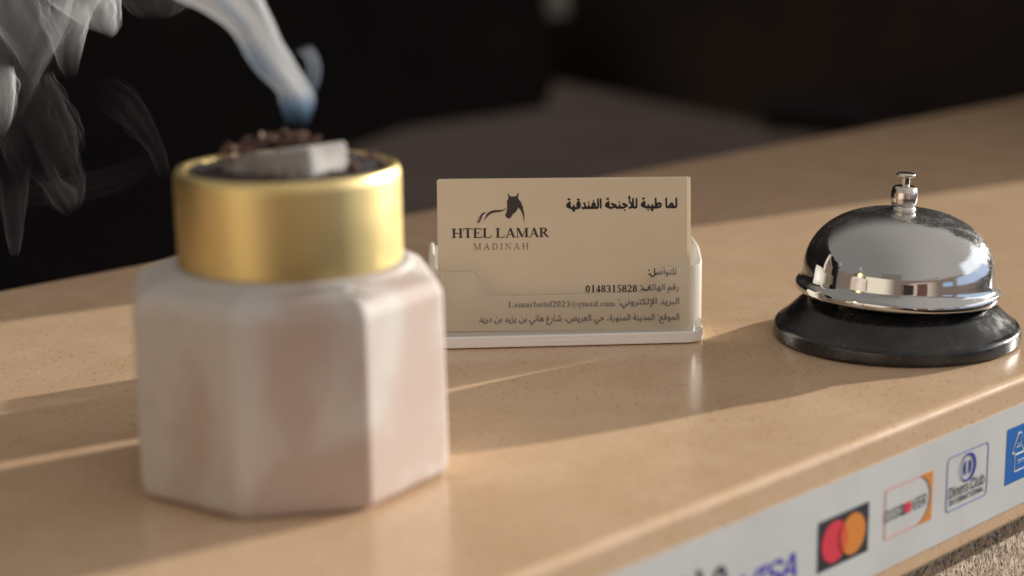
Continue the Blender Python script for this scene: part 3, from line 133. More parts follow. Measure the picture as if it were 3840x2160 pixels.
  'emailword': [[6643,-4689,6674,-4687,6698,-4690,6711,-4686,6719,-4678,6723,-4666,6711,-4636,6777,-4610,6798,-4594,6822,-4564,6869,-4548,6890,-4532,6905,-4507,6909,-4489,6897,-4434,6883,-4412,6872,-4406,6861,-4405,6851,-4410,6842,-4419,6839,-4437,6849,-4482,6847,-4492,6840,-4499,6827,-4503,6811,-4503,6748,-4489,6735,-4491,6726,-4497,6719,-4509,6720,-4522,6727,-4532,6748,-4547,6752,-4554,6743,-4566,6722,-4575,6695,-4579,6669,-4579,6645,-4574,6629,-4566,6621,-4559,6616,-4547,6617,-4509,6614,-4497,6608,-4488,6598,-4482,6584,-4482,6574,-4488,6553,-4521,6533,-4502,6518,-4495,6500,-4497,6487,-4507,6481,-4517,6480,-4529,6484,-4542,6492,-4550,6505,-4556,6518,-4557,6531,-4552,6550,-4538,6563,-4576,6576,-4597,6598,-4614,6638,-4634,6640,-4639,6627,-4656,6625,-4669,6631,-4681],[7641,-4649,7653,-4650,7672,-4647,7687,-4641,7698,-4631,7701,-4616,7685,-4591,7693,-4564,7703,-4559,7740,-4555,7761,-4548,7780,-4535,7791,-4517,7794,-4502,7792,-4484,7772,-4437,7780,-4380,7779,-4332,7772,-4313,7759,-4303,7740,-4303,7726,-4315,7722,-4330,7723,-4372,7717,-4387,7703,-4385,7661,-4356,7643,-4349,7624,-4351,7612,-4365,7612,-4377,7619,-4390,7677,-4434,7688,-4449,7683,-4464,7642,-4502,7631,-4522,7631,-4534,7638,-4556,7623,-4584,7621,-4606,7626,-4636],[6935,-4626,6962,-4627,7001,-4613,7037,-4586,7050,-4564,7060,-4522,7055,-4479,7048,-4459,7038,-4444,7025,-4432,7012,-4425,6983,-4422,6956,-4432,6936,-4452,6918,-4484,6916,-4502,6926,-4529,6938,-4544,6963,-4561,6958,-4569,6930,-4582,6919,-4594,6917,-4604,6920,-4614],[7076,-4626,7096,-4623,7120,-4611,7145,-4591,7171,-4564,7183,-4558,7226,-4557,7268,-4550,7315,-4558,7379,-4558,7405,-4555,7450,-4544,7490,-4555,7519,-4558,7545,-4554,7566,-4545,7585,-4524,7594,-4489,7591,-4367,7588,-4330,7582,-4312,7571,-4303,7556,-4300,7542,-4307,7534,-4320,7532,-4342,7537,-4479,7533,-4494,7521,-4502,7503,-4501,7484,-4492,7449,-4447,7411,-4407,7405,-4397,7406,-4390,7411,-4385,7466,-4356,7482,-4342,7485,-4332,7483,-4320,7476,-4311,7466,-4307,7439,-4310,7376,-4341,7349,-4360,7326,-4387,7300,-4377,7273,-4379,7249,-4377,7236,-4380,7226,-4392,7224,-4402,7227,-4412,7236,-4421,7247,-4424,7300,-4424,7311,-4419,7326,-4407,7331,-4408,7402,-4477,7406,-4492,7402,-4497,7395,-4502,7339,-4504,7313,-4501,7304,-4492,7300,-4464,7295,-4454,7286,-4446,7276,-4443,7265,-4446,7255,-4454,7240,-4487,7232,-4497,7220,-4502,7205,-4501,7189,-4490,7170,-4449,7160,-4436,7144,-4428,7127,-4432,7119,-4439,7115,-4452,7128,-4502,7123,-4532,7105,-4554,7062,-4581,7052,-4594,7052,-4606,7056,-4616,7065,-4623],[8278,-4626,8300,-4622,8326,-4608,8382,-4559,8429,-4557,8466,-4551,8508,-4558,8543,-4557,8572,-4550,8591,-4537,8606,-4512,8610,-4477,8604,-4337,8600,-4320,8593,-4307,8580,-4300,8566,-4301,8554,-4310,8549,-4322,8552,-4477,8549,-4492,8543,-4499,8524,-4503,8506,-4499,8499,-4489,8492,-4457,8484,-4448,8471,-4445,8461,-4447,8451,-4454,8429,-4496,8419,-4501,8405,-4501,8391,-4489,8372,-4449,8363,-4437,8350,-4429,8337,-4429,8324,-4437,8318,-4449,8319,-4462,8330,-4502,8330,-4517,8325,-4532,8316,-4547,8302,-4559,8263,-4579,8231,-4567,8205,-4567,8199,-4564,8202,-4559,8221,-4550,8239,-4537,8251,-4522,8257,-4507,8260,-4484,8257,-4457,8250,-4429,8239,-4413,8229,-4407,8218,-4406,8207,-4409,8199,-4417,8194,-4434,8203,-4474,8203,-4489,8192,-4501,8173,-4503,8160,-4499,8150,-4489,8119,-4427,8097,-4395,8086,-4388,8075,-4386,8065,-4388,8057,-4394,8051,-4404,8051,-4417,8078,-4469,8081,-4482,8080,-4492,8073,-4499,8062,-4503,8015,-4500,7999,-4504,7990,-4512,7986,-4522,7987,-4532,7994,-4542,8012,-4552,8044,-4558,8075,-4557,8112,-4548,8126,-4549,8164,-4564,8156,-4594,8159,-4604,8168,-4612,8181,-4615,8205,-4612,8247,-4615],[8454,-4611,8474,-4612,8487,-4601,8489,-4584,8484,-4575,8477,-4568,8458,-4566,8450,-4570,8443,-4579,8441,-4596,8447,-4606],[7844,-4552,7859,-4551,7870,-4544,7876,-4532,7878,-4512,7872,-4327,7862,-4307,7843,-4300,7830,-4304,7822,-4312,7818,-4325,7816,-4340,7822,-4519,7829,-4542],[8655,-4552,8669,-4552,8682,-4543,8689,-4529,8690,-4509,8684,-4327,8675,-4308,8656,-4300,8643,-4304,8634,-4312,8629,-4325,8628,-4342,8634,-4519,8640,-4540],[6986,-4499,6982,-4489,6991,-4485,6996,-4491,6995,-4497,6991,-4500],[6501,-4414,6513,-4416,6526,-4413,6537,-4405,6543,-4395,6544,-4382,6541,-4370,6534,-4362,6524,-4355,6510,-4353,6497,-4357,6487,-4365,6482,-4375,6480,-4387,6484,-4400,6492,-4409],[6857,-4385,6875,-4380,6885,-4365,6881,-4347,6864,-4337,6846,-4342,6836,-4357,6840,-4375]],
  'address': [[3326,-5259,3373,-5260,3384,-5255,3391,-5246,3393,-5236,3384,-5211,3385,-5206,3440,-5180,3456,-5166,3478,-5134,3514,-5120,3533,-5104,3545,-5079,3547,-5046,3538,-5001,3523,-4981,3508,-4979,3499,-4985,3493,-4994,3491,-5011,3499,-5054,3497,-5064,3492,-5071,3481,-5075,3467,-5075,3413,-5062,3403,-5064,3395,-5070,3390,-5081,3392,-5096,3415,-5119,3417,-5126,3411,-5137,3393,-5145,3353,-5150,3335,-5147,3320,-5141,3310,-5132,3305,-5121,3305,-5076,3299,-5062,3292,-5056,3283,-5054,3274,-5056,3266,-5064,3259,-5079,3255,-5101,3258,-5141,3266,-5161,3279,-5177,3323,-5206,3314,-5226,3312,-5239,3316,-5251],[5663,-5259,5708,-5260,5720,-5256,5726,-5249,5729,-5236,5720,-5211,5721,-5206,5759,-5190,5779,-5178,5793,-5165,5808,-5141,5817,-5133,5878,-5117,5961,-5075,5973,-5059,5974,-5049,5970,-5039,5956,-5027,5891,-4994,5860,-4988,5835,-4992,5826,-4999,5821,-5009,5820,-5019,5824,-5029,5838,-5039,5877,-5046,5882,-5051,5880,-5057,5858,-5069,5822,-5075,5797,-5074,5755,-5062,5739,-5064,5729,-5074,5727,-5091,5733,-5104,5751,-5119,5752,-5130,5735,-5144,5703,-5150,5672,-5147,5649,-5135,5640,-5116,5641,-5079,5638,-5066,5625,-5054,5609,-5057,5599,-5069,5592,-5091,5590,-5116,5593,-5139,5601,-5159,5613,-5175,5659,-5206,5650,-5226,5648,-5239,5653,-5251],[3968,-5256,4017,-5252,4035,-5245,4046,-5236,4051,-5224,4052,-5199,4093,-5164,4115,-5131,4125,-5099,4126,-5069,4119,-5034,4109,-5011,4095,-5001,4079,-5004,4072,-5011,4069,-5024,4079,-5074,4076,-5101,4060,-5126,4020,-5159,4016,-5169,4014,-5194,4001,-5201,3979,-5202,3956,-5199,3939,-5191,3927,-5179,3920,-5161,3920,-5141,3927,-5121,3937,-5106,3952,-5094,4001,-5066,4009,-5049,4005,-5034,3994,-5025,3981,-5023,3949,-5030,3940,-5028,3933,-5021,3931,-5011,3935,-5001,3944,-4996,3972,-4989,3979,-4981,3983,-4971,3982,-4959,3974,-4948,3963,-4942,3945,-4940,3925,-4945,3907,-4955,3893,-4969,3883,-4989,3879,-5009,3880,-5026,3896,-5071,3875,-5124,3871,-5166,3880,-5201,3900,-5229,3929,-5247],[8035,-5256,8069,-5255,8103,-5245,8118,-5233,8124,-5216,8120,-5204,8107,-5195,8044,-5202,8025,-5199,8011,-5190,8002,-5176,8002,-5159,8009,-5141,8024,-5124,8042,-5116,8078,-5126,8103,-5130,8143,-5129,8174,-5125,8194,-5119,8210,-5110,8224,-5096,8236,-5079,8245,-5049,8239,-4994,8224,-4961,8199,-4940,8186,-4938,8165,-4944,8148,-4959,8135,-4979,8128,-4999,8126,-5021,8129,-5041,8142,-5066,8141,-5071,8136,-5074,8107,-5076,8091,-5069,8090,-5061,8099,-5029,8098,-5009,8087,-4987,8067,-4973,8042,-4969,8015,-4974,7990,-4988,7975,-5006,7971,-5019,7972,-5034,7977,-5046,7993,-5069,7994,-5076,7990,-5086,7966,-5116,7958,-5134,7952,-5164,7954,-5194,7964,-5219,7981,-5238,8004,-5250],[2084,-5204,2122,-5201,2151,-5189,2173,-5169,2193,-5136,2205,-5131,2220,-5131,2229,-5136,2222,-5161,2229,-5179,2245,-5184,2259,-5177,2263,-5166,2263,-5154,2247,-5131,2277,-5099,2284,-5081,2287,-5061,2282,-5014,2276,-4996,2267,-4984,2259,-4980,2250,-4979,2241,-4984,2234,-4993,2232,-5011,2239,-5056,2236,-5067,2227,-5074,2211,-5074,2200,-5068,2193,-5059,2183,-5031,2173,-5021,2160,-5017,2148,-5024,2140,-5044,2147,-5091,2145,-5116,2135,-5135,2117,-5146,2084,-5149,2059,-5140,2051,-5131,2046,-5119,2047,-5079,2043,-5064,2036,-5057,2028,-5054,2019,-5055,2010,-5062,2000,-5084,1996,-5111,1998,-5136,2007,-5159,2019,-5176,2036,-5190,2059,-5199],[2974,-5204,3010,-5201,3039,-5190,3062,-5171,3084,-5136,3095,-5131,3111,-5131,3119,-5136,3112,-5161,3114,-5171,3120,-5179,3135,-5184,3149,-5177,3153,-5166,3153,-5154,3136,-5131,3167,-5099,3174,-5081,3177,-5061,3170,-5009,3164,-4994,3156,-4984,3147,-4979,3138,-4980,3129,-4986,3124,-4994,3122,-5011,3129,-5056,3126,-5066,3117,-5074,3102,-5074,3090,-5069,3083,-5059,3072,-5031,3064,-5021,3050,-5017,3037,-5024,3030,-5044,3037,-5092,3035,-5116,3025,-5135,3007,-5146,2972,-5149,2947,-5139,2936,-5119,2937,-5079,2932,-5064,2927,-5057,2918,-5054,2909,-5055,2900,-5061,2890,-5081,2886,-5111,2888,-5136,2896,-5159,2909,-5176,2927,-5190,2949,-5199],[4707,-5204,4743,-5200,4775,-5187,4796,-5166,4815,-5133,4824,-5128,4891,-5133,4961,-5121,4998,-5129,5015,-5136,5009,-5164,5011,-5174,5019,-5182,5030,-5186,5048,-5184,5086,-5186,5113,-5197,5131,-5193,5151,-5180,5171,-5161,5192,-5135,5201,-5130,5243,-5128,5293,-5116,5362,-5130,5387,-5129,5407,-5123,5420,-5114,5431,-5101,5441,-5066,5437,-4919,5432,-4889,5423,-4878,5409,-4874,5398,-4880,5391,-4894,5389,-4916,5392,-5049,5390,-5064,5385,-5071,5367,-5075,5357,-5074,5351,-5069,5350,-5061,5358,-5029,5356,-5006,5344,-4986,5322,-4972,5299,-4969,5277,-4972,5255,-4982,5237,-4996,5228,-5011,5226,-5026,5229,-5039,5242,-5066,5240,-5071,5232,-5074,5221,-5074,5212,-5069,5184,-5011,5174,-5003,5160,-5002,5149,-5010,5145,-5024,5155,-5074,5151,-5104,5131,-5130,5100,-5149,5092,-5149,5073,-5138,5050,-5137,5047,-5134,5071,-5117,5083,-5104,5092,-5086,5096,-5069,5095,-5039,5088,-5004,5080,-4987,5066,-4979,5053,-4982,5043,-4994,5041,-5011,5048,-5059,5042,-5071,5030,-5075,5012,-5075,5003,-5069,4996,-5024,4981,-5000,4963,-4987,4934,-4977,4905,-4988,4880,-5002,4824,-5055,4815,-5052,4796,-5021,4786,-5017,4775,-5019,4766,-5029,4762,-5041,4769,-5094,4765,-5119,4751,-5139,4728,-5148,4698,-5148,4677,-5136,4668,-5116,4669,-5079,4666,-5066,4654,-5055,4640,-5055,4627,-5069,4619,-5096,4618,-5124,4625,-5151,4638,-5171,4656,-5187,4678,-5198],[6404,-5199,6430,-5195,6457,-5182,6473,-5169,6494,-5141,6504,-5134,6560,-5121,6618,-5129,6634,-5126,6663,-5114,6696,-5129,6717,-5133,6750,-5125,6800,-5129,6829,-5118,6840,-5107,6848,-5094,6855,-5061,6850,-4914,6848,-4896,6842,-4884,6831,-4875,6820,-4875,6810,-4881,6804,-4894,6802,-4916,6806,-5051,6802,-5066,6793,-5073,6784,-5072,6774,-5066,6742,-5006,6728,-4993,6712,-4987,6692,-4988,6672,-5000,6654,-5021,6629,-5064,6622,-5071,6611,-5074,6602,-5073,6595,-5066,6588,-5031,6575,-5017,6566,-5016,6557,-5021,6550,-5031,6536,-5066,6528,-5072,6517,-5074,6506,-5068,6491,-5026,6472,-5003,6459,-4996,6445,-4994,6432,-4996,6418,-5003,6406,-5014,6396,-5029,6384,-5069,6386,-5086,6393,-5104,6423,-5132,6418,-5140,6392,-5155,6385,-5166,6383,-5176,6387,-5187,6394,-5195],[8272,-5199,8291,-5197,8316,-5187,8340,-5169,8368,-5136,8403,-5126,8428,-5114,8439,-5116,8466,-5130,8484,-5133,8520,-5125,8551,-5129,8571,-5128,8589,-5123,8603,-5113,8618,-5089,8623,-5054,8618,-4909,8615,-4894,8608,-4881,8598,-4875,8587,-4875,8578,-4882,8572,-4894,8570,-4916,8574,-5051,8570,-5066,8562,-5073,8551,-5072,8542,-5066,8510,-5006,8497,-4994,8482,-4987,8461,-4988,8439,-5001,8422,-5021,8399,-5063,8385,-5072,8374,-5066,8358,-5024,8338,-5001,8325,-4995,8309,-4994,8293,-4999,8280,-5008,8261,-5034,8252,-5061,8254,-5084,8260,-5101,8292,-5134,8285,-5141,8262,-5154,8253,-5166,8252,-5176,8255,-5187,8262,-5194],[1683,-5196,1702,-5193,1729,-5175,1752,-5151,1767,-5124,1775,-5099,1777,-5081,1770,-5041,1757,-5011,1747,-5002,1738,-5000,1729,-5003,1721,-5011,1718,-5029,1728,-5079,1724,-5104,1714,-5121,1700,-5134,1678,-5147,1666,-5149,1646,-5138,1624,-5137,1620,-5134,1653,-5107,1667,-5079,1670,-5056,1668,-5031,1661,-5004,1653,-4988,1644,-4981,1635,-4979,1626,-4982,1619,-4989,1614,-5009,1621,-5046,1621,-5061,1613,-5072,1595,-5075,1584,-5069,1577,-5061,1551,-4999,1534,-4970,1518,-4959,1503,-4963,1495,-4974,1494,-4989,1517,-5044,1518,-5064,1512,-5071,1503,-5075,1465,-5072,1451,-5076,1441,-5091,1440,-5101,1445,-5111,1460,-5123,1487,-5130,1514,-5128,1545,-5119,1559,-5121,1583,-5131,1588,-5136,1582,-5164,1584,-5174,1592,-5183,1604,-5186,1622,-5184,1660,-5186],[2614,-5196,2631,-5195,2651,-5185,2673,-5166,2698,-5135,2709,-5130,2718,-5131,2725,-5136,2718,-5164,2721,-5174,2729,-5183,2738,-5186,2759,-5183,2779,-5186,2794,-5179,2800,-5164,2794,-5146,2783,-5139,2761,-5138,2756,-5134,2788,-5109,2798,-5094,2804,-5079,2804,-5034,2798,-5004,2790,-4989,2781,-4981,2772,-4979,2761,-4983,2754,-4991,2751,-5009,2758,-5059,2752,-5071,2741,-5075,2726,-5074,2716,-5066,2696,-5021,2685,-5006,2673,-5001,2660,-5005,2654,-5014,2651,-5024,2661,-5074,2657,-5104,2649,-5119,2635,-5132,2614,-5146,2602,-5150,2579,-5138,2557,-5137,2553,-5134,2586,-5108,2595,-5094,2601,-5079,2603,-5056,2601,-5029,2594,-5001,2586,-4987,2577,-4980,2568,-4979,2559,-4982,2552,-4989,2547,-5009,2555,-5046,2554,-5061,2546,-5073,2530,-5075,2519,-5071,2510,-5061,2484,-4999,2467,-4969,2451,-4959,2436,-4963,2429,-4974,2428,-4989,2451,-5044,2451,-5064,2445,-5071,2436,-5075,2398,-5072,2384,-5076,2377,-5084,2374,-5094,2375,-5104,2380,-5113,2398,-5125,2422,-5130,2449,-5128,2478,-5119,2492,-5121,2517,-5131,2522,-5136,2515,-5164,2518,-5174,2525,-5182,2537,-5186,2557,-5183,2593,-5186],[6277,-5196,6297,-5192,6326,-5172,6349,-5146,6363,-5116,6370,-5081,6367,-5054,6355,-5016,6347,-5006,6338,-5001,6322,-5004,6312,-5019,6312,-5034,6322,-5076,6321,-5094,6315,-5109,6300,-5129,6266,-5154,6259,-5166,6259,-5176,6262,-5186],[7254,-5184,7264,-5186,7282,-5183,7306,-5185,7317,-5179,7322,-5169,7321,-5154,7313,-5142,7302,-5138,7284,-5137,7279,-5134,7311,-5109,7322,-5094,7328,-5079,7329,-5051,7325,-5021,7319,-4999,7309,-4984,7300,-4979,7291,-4980,7277,-4991,7273,-5009,7281,-5046,7280,-5061,7273,-5072,7257,-5076,7239,-5074,7229,-5069,7226,-5061,7220,-5029,7212,-5020,7203,-5016,7194,-5018,7185,-5026,7172,-5060,7165,-5069,7149,-5074,7137,-5069,7129,-5049,7123,-4961,7116,-4947,7105,-4939,7089,-4942,7069,-4961,7040,-4979,7021,-4996,7008,-5019,7004,-5044,7010,-5066,7026,-5086,7049,-5096,7087,-5103,7111,-5120,7129,-5127,7158,-5129,7199,-5121,7241,-5132,7248,-5139,7242,-5156,7242,-5169,7246,-5177],[7578,-5131,7598,-5132,7627,-5125,7661,-5129,7683,-5127,7706,-5117,7721,-5099,7727,-5081,7730,-5054,7726,-4921,7722,-4894,7710,-4877,7699,-4874,7690,-4877,7683,-4885,7679,-4896,7681,-5051,7678,-5066,7670,-5073,7659,-5072,7648,-5064,7624,-5016,7611,-5000,7598,-4990,7582,-4986,7564,-4989,7546,-5001,7529,-5021,7505,-5064,7497,-5070,7488,-5069,7477,-5057,7453,-4999,7436,-4969,7425,-4961,7416,-4959,7405,-4963,7399,-4971,7397,-4991,7419,-5041,7421,-5062,7414,-5071,7405,-5075,7365,-5072,7351,-5077,7344,-5086,7342,-5096,7344,-5106,7351,-5116,7371,-5127,7401,-5130,7450,-5119,7481,-5128,7499,-5128,7540,-5114],[1829,-5129,1862,-5129,1888,-5120,1907,-5104,1918,-5079,1919,-5049,1909,-5014,1888,-4974,1871,-4959,1862,-4959,1853,-4963,1847,-4971,1844,-4981,1847,-4999,1868,-5044,1870,-5056,1867,-5066,1862,-5071,1850,-5075,1808,-5073,1797,-5079,1789,-5091,1790,-5104,1799,-5116,1812,-5124],[3618,-5129,3649,-5129,3696,-5122,3739,-5130,3765,-5127,3781,-5119,3793,-5104,3799,-5086,3800,-5066,3790,-5036,3763,-5001,3716,-4957,3705,-4951,3694,-4949,3685,-4951,3677,-4959,3653,-5009,3648,-5031,3648,-5069,3638,-5075,3622,-5070,3616,-5061,3613,-5046,3607,-4899,3597,-4880,3582,-4874,3573,-4877,3567,-4884,3561,-4904,3565,-5069,3571,-5094,3582,-5111,3597,-5123],[4203,-5129,4230,-5129,4266,-5122,4301,-5129,4344,-5123,4387,-5129,4416,-5120,4434,-5101,4444,-5071,4443,-5031,4432,-4992,4423,-4982,4414,-4979,4402,-4981,4393,-4989,4389,-5009,4397,-5056,4394,-5066,4389,-5071,4382,-5072,4375,-5068,4367,-5029,4360,-5021,4349,-5018,4340,-5020,4333,-5027,4319,-5062,4310,-5071,4304,-5072,4297,-5068,4288,-5031,4279,-5023,4270,-5021,4261,-5024,4254,-5030,4234,-5069,4223,-5074,4212,-5073,4203,-5066,4198,-5051,4190,-4896,4185,-4884,4178,-4877,4169,-4874,4158,-4877,4148,-4889,4145,-4909,4151,-5079,4158,-5099,4169,-5114,4183,-5123],[7918,-5129,7928,-5128,7939,-5121,7944,-5114,7948,-5101,7942,-5079,7934,-5071,7923,-5067,7912,-5068,7903,-5074,7894,-5094,7899,-5116,7907,-5125],[6197,-5126,6226,-5126,6248,-5114,6265,-5091,6272,-5064,6269,-5034,6256,-5004,6228,-4967,6208,-4956,6196,-4959,6186,-4971,6158,-5029,6150,-5061,6152,-5084,6162,-5104,6176,-5118],[4560,-5124,4571,-5126,4582,-5123,4591,-5115,4595,-5104,4591,-5054,4584,-5044,4575,-5039,4564,-5042,4556,-5049,4542,-5079,4544,-5106,4550,-5117],[6091,-5124,6102,-5126,6113,-5122,6122,-5114,6126,-5104,6123,-5056,6116,-5044,6107,-5040,6095,-5042,6087,-5049,6074,-5079,6075,-5106,6082,-5117],[5476,-5121,5490,-5123,5500,-5116,5507,-5104,5509,-5084,5503,-4901,5495,-4881,5481,-4874,5471,-4876,5463,-4884,5458,-4896,5456,-4914,5461,-5091,5467,-5111],[6890,-5121,6903,-5123,6914,-5116,6920,-5104,6922,-5086,6917,-4904,6910,-4883,6903,-4877,6894,-4874,6885,-4876,6876,-4884,6871,-4896,6870,-4911,6874,-5089,6879,-5109],[7766,-5121,7777,-5123,7789,-5116,7796,-5104,7797,-5086,7792,-4904,7784,-4881,7768,-4874,7757,-4878,7751,-4886,7745,-4914,7750,-5089,7755,-5109],[8658,-5121,8670,-5123,8682,-5116,8688,-5104,8690,-5086,8685,-4904,8677,-4881,8661,-4874,8650,-4878,8643,-4886,8638,-4914,8642,-5089,8647,-5109],[4891,-5077,4885,-5071,4887,-5064,4910,-5044,4932,-5036,4941,-5038,4946,-5044,4948,-5056,4938,-5069,4916,-5076],[6703,-5072,6696,-5067,6694,-5059,6696,-5051,6701,-5047,6710,-5052,6714,-5064,6712,-5071],[7578,-5072,7569,-5059,7571,-5051,7578,-5047,7585,-5051,7590,-5064,7587,-5072],[8470,-5072,8462,-5059,8464,-5051,8470,-5047,8478,-5051,8483,-5064,8479,-5072],[6208,-5069,6201,-5063,6200,-5051,6205,-5038,6214,-5034,6223,-5044,6224,-5059,6217,-5069],[6443,-5068,6440,-5064,6443,-5059,6448,-5064],[8311,-5068,8309,-5061,8313,-5060,8316,-5066],[7064,-5040,7061,-5031,7065,-5026,7071,-5025,7075,-5029,7074,-5036,7071,-5040],[5295,-5037,5293,-5029,5299,-5028,5302,-5035],[8181,-5016,8179,-5009,8186,-5005,8189,-5014,8186,-5018],[6554,-4996,6562,-4998,6571,-4994,6581,-4979,6578,-4961,6564,-4951,6548,-4955,6540,-4969,6543,-4986],[7187,-4996,7197,-4997,7203,-4995,7213,-4979,7211,-4961,7197,-4950,7181,-4955,7173,-4969,7176,-4986],[2088,-4991,2104,-4991,2115,-4976,2113,-4957,2099,-4947,2084,-4951,2075,-4964,2078,-4981],[2978,-4991,2994,-4990,3005,-4976,3004,-4959,2998,-4951,2990,-4947,2974,-4950,2965,-4964,2967,-4981],[7915,-4989,7925,-4989,7936,-4984,7943,-4975,7947,-4964,7947,-4951,7942,-4939,7934,-4931,7923,-4927,7912,-4929,7904,-4934,7894,-4954,7898,-4976,7905,-4984],[4317,-4979,4326,-4981,4344,-4979,4369,-4981,4379,-4976,4384,-4969,4386,-4959,4384,-4946,4363,-4909,4353,-4900,4342,-4899,4331,-4905,4307,-4946,4305,-4964],[2651,-4974,2667,-4972,2677,-4956,2674,-4939,2660,-4928,2644,-4933,2637,-4946,2639,-4964],[4929,-4971,4943,-4962,4949,-4944,4943,-4927,4929,-4921,4914,-4928,4908,-4944,4914,-4960],[3501,-4956,3517,-4956,3529,-4941,3527,-4924,3514,-4912,3499,-4914,3489,-4926,3490,-4944],[6191,-4941,6232,-4941,6243,-4936,6253,-4921,6250,-4904,6243,-4897,6235,-4894,6212,-4896,6192,-4893,6183,-4896,6174,-4906,6172,-4921,6178,-4934],[8197,-4929,8210,-4924,8220,-4911,8220,-4896,8212,-4883,8201,-4879,8181,-4881,8161,-4879,8145,-4887,8140,-4904,8148,-4921,8161,-4927,8181,-4926],[7052,-4916,7078,-4915,7096,-4918,7105,-4916,7117,-4901,7118,-4891,7115,-4881,7107,-4873,7098,-4870,7049,-4872,7040,-4881,7037,-4896,7041,-4909]],
  'visa': [[1253,-819,1314,-820,1374,-814,1440,-801,1488,-785,1543,-759,1597,-723,1635,-687,1667,-645,1683,-613,1695,-581,1701,-555,1703,-529,1701,-508,1694,-481,1683,-460,1667,-439,1633,-410,1585,-384,1525,-363,1395,-328,1344,-308,1321,-291,1308,-276,1303,-260,1302,-244,1308,-221,1320,-199,1341,-175,1368,-154,1398,-138,1427,-128,1464,-120,1500,-116,1543,-117,1573,-121,1597,-128,1621,-140,1633,-149,1645,-165,1661,-217,1669,-226,1681,-233,1699,-237,1741,-237,1777,-232,1793,-217,1800,-202,1802,-165,1797,-133,1786,-107,1768,-80,1747,-59,1723,-42,1693,-26,1663,-15,1591,-2,1506,-2,1422,-15,1344,-42,1278,-79,1226,-123,1185,-175,1160,-233,1155,-260,1154,-286,1162,-328,1173,-349,1190,-370,1224,-398,1278,-426,1326,-442,1451,-476,1508,-497,1526,-508,1543,-521,1551,-534,1556,-550,1555,-572,1542,-602,1522,-629,1491,-655,1464,-671,1424,-687,1381,-697,1337,-703,1300,-703,1259,-697,1224,-687,1204,-676,1188,-663,1179,-650,1171,-629,1165,-597,1158,-585,1146,-577,1122,-572,1068,-573,1044,-578,1032,-586,1022,-602,1019,-618,1022,-671,1034,-708,1060,-745,1098,-776,1140,-796,1194,-812],[100,-803,131,-807,203,-806,221,-801,240,-787,713,-144,731,-123,743,-118,779,-126,858,-128,867,-133,870,-144,707,-658,696,-682,683,-689,587,-691,557,-699,543,-713,535,-729,526,-761,525,-782,530,-792,539,-800,569,-807,906,-807,930,-804,948,-796,963,-777,974,-745,978,-724,974,-708,966,-699,948,-693,870,-690,855,-687,850,-682,850,-671,864,-624,1020,-140,1026,-133,1040,-128,1134,-126,1152,-122,1164,-117,1177,-101,1191,-65,1195,-43,1191,-28,1176,-15,1140,-10,701,-11,671,-13,653,-21,639,-33,608,-75,314,-486,227,-613,215,-628,203,-635,197,-624,194,-602,188,-497,152,-80,146,-38,135,-22,113,-12,46,-11,16,-18,3,-33,0,-59,68,-734,76,-782,83,-792],[1636,-803,1657,-807,1711,-807,1729,-804,1747,-797,1768,-777,1890,-608,1904,-597,1933,-593,2197,-593,2226,-597,2234,-604,2237,-613,2250,-761,2255,-782,2262,-792,2276,-802,2288,-805,2330,-807,2372,-804,2392,-792,2399,-777,2399,-745,2331,-65,2326,-38,2316,-22,2306,-16,2288,-12,2209,-11,2179,-16,2157,-33,1630,-750,1619,-771,1617,-782,1621,-792],[2011,-476,1996,-471,1995,-465,1999,-454,2179,-196,2191,-184,2197,-182,2203,-192,2207,-217,2212,-318,2223,-444,2221,-465,2215,-472,2197,-477]],
  'discover_a': [[551,-458,575,-460,593,-456,612,-448,626,-436,640,-419,652,-395,660,-366,663,-342,658,-290,650,-265,639,-246,614,-222,539,-182,523,-167,512,-146,510,-118,518,-84,533,-63,542,-56,557,-51,584,-53,604,-65,617,-84,628,-121,655,-121,658,-118,652,-75,637,-41,621,-21,608,-11,575,0,561,0,537,-6,520,-17,506,-31,495,-48,485,-69,477,-118,482,-167,489,-189,499,-204,515,-222,533,-236,586,-261,606,-274,619,-290,628,-311,629,-348,619,-376,601,-398,590,-404,572,-409,544,-404,525,-391,512,-370,502,-333,471,-335,476,-376,491,-416,517,-444,531,-453],[852,-458,887,-451,902,-442,922,-422,936,-399,947,-376,960,-317,956,-311,929,-312,916,-354,900,-382,876,-401,854,-406,832,-401,810,-386,794,-363,783,-336,773,-299,769,-256,771,-179,784,-118,794,-97,809,-75,823,-62,841,-54,858,-52,880,-59,896,-72,913,-96,928,-146,956,-147,960,-143,949,-90,938,-63,926,-41,896,-13,878,-4,860,0,830,-3,809,-14,789,-32,768,-63,746,-124,738,-173,735,-225,737,-274,742,-317,750,-351,767,-393,785,-422,805,-442,827,-454],[6,-452,90,-452,116,-447,132,-440,152,-425,170,-402,187,-370,199,-330,208,-274,210,-225,206,-164,195,-109,178,-67,161,-43,139,-22,112,-9,96,-6,5,-6,0,-11,0,-443,1,-450],[285,-452,397,-452,401,-449,401,-403,360,-401,357,-394,357,-63,360,-57,400,-56,402,-14,398,-6,284,-6,278,-11,280,-56,320,-57,324,-66,323,-397,320,-402,279,-403,278,-446,280,-451],[36,-401,34,-60,39,-57,96,-57,119,-65,138,-79,155,-106,164,-127,173,-167,177,-213,176,-259,171,-299,162,-336,152,-358,127,-388,108,-398,92,-402]],
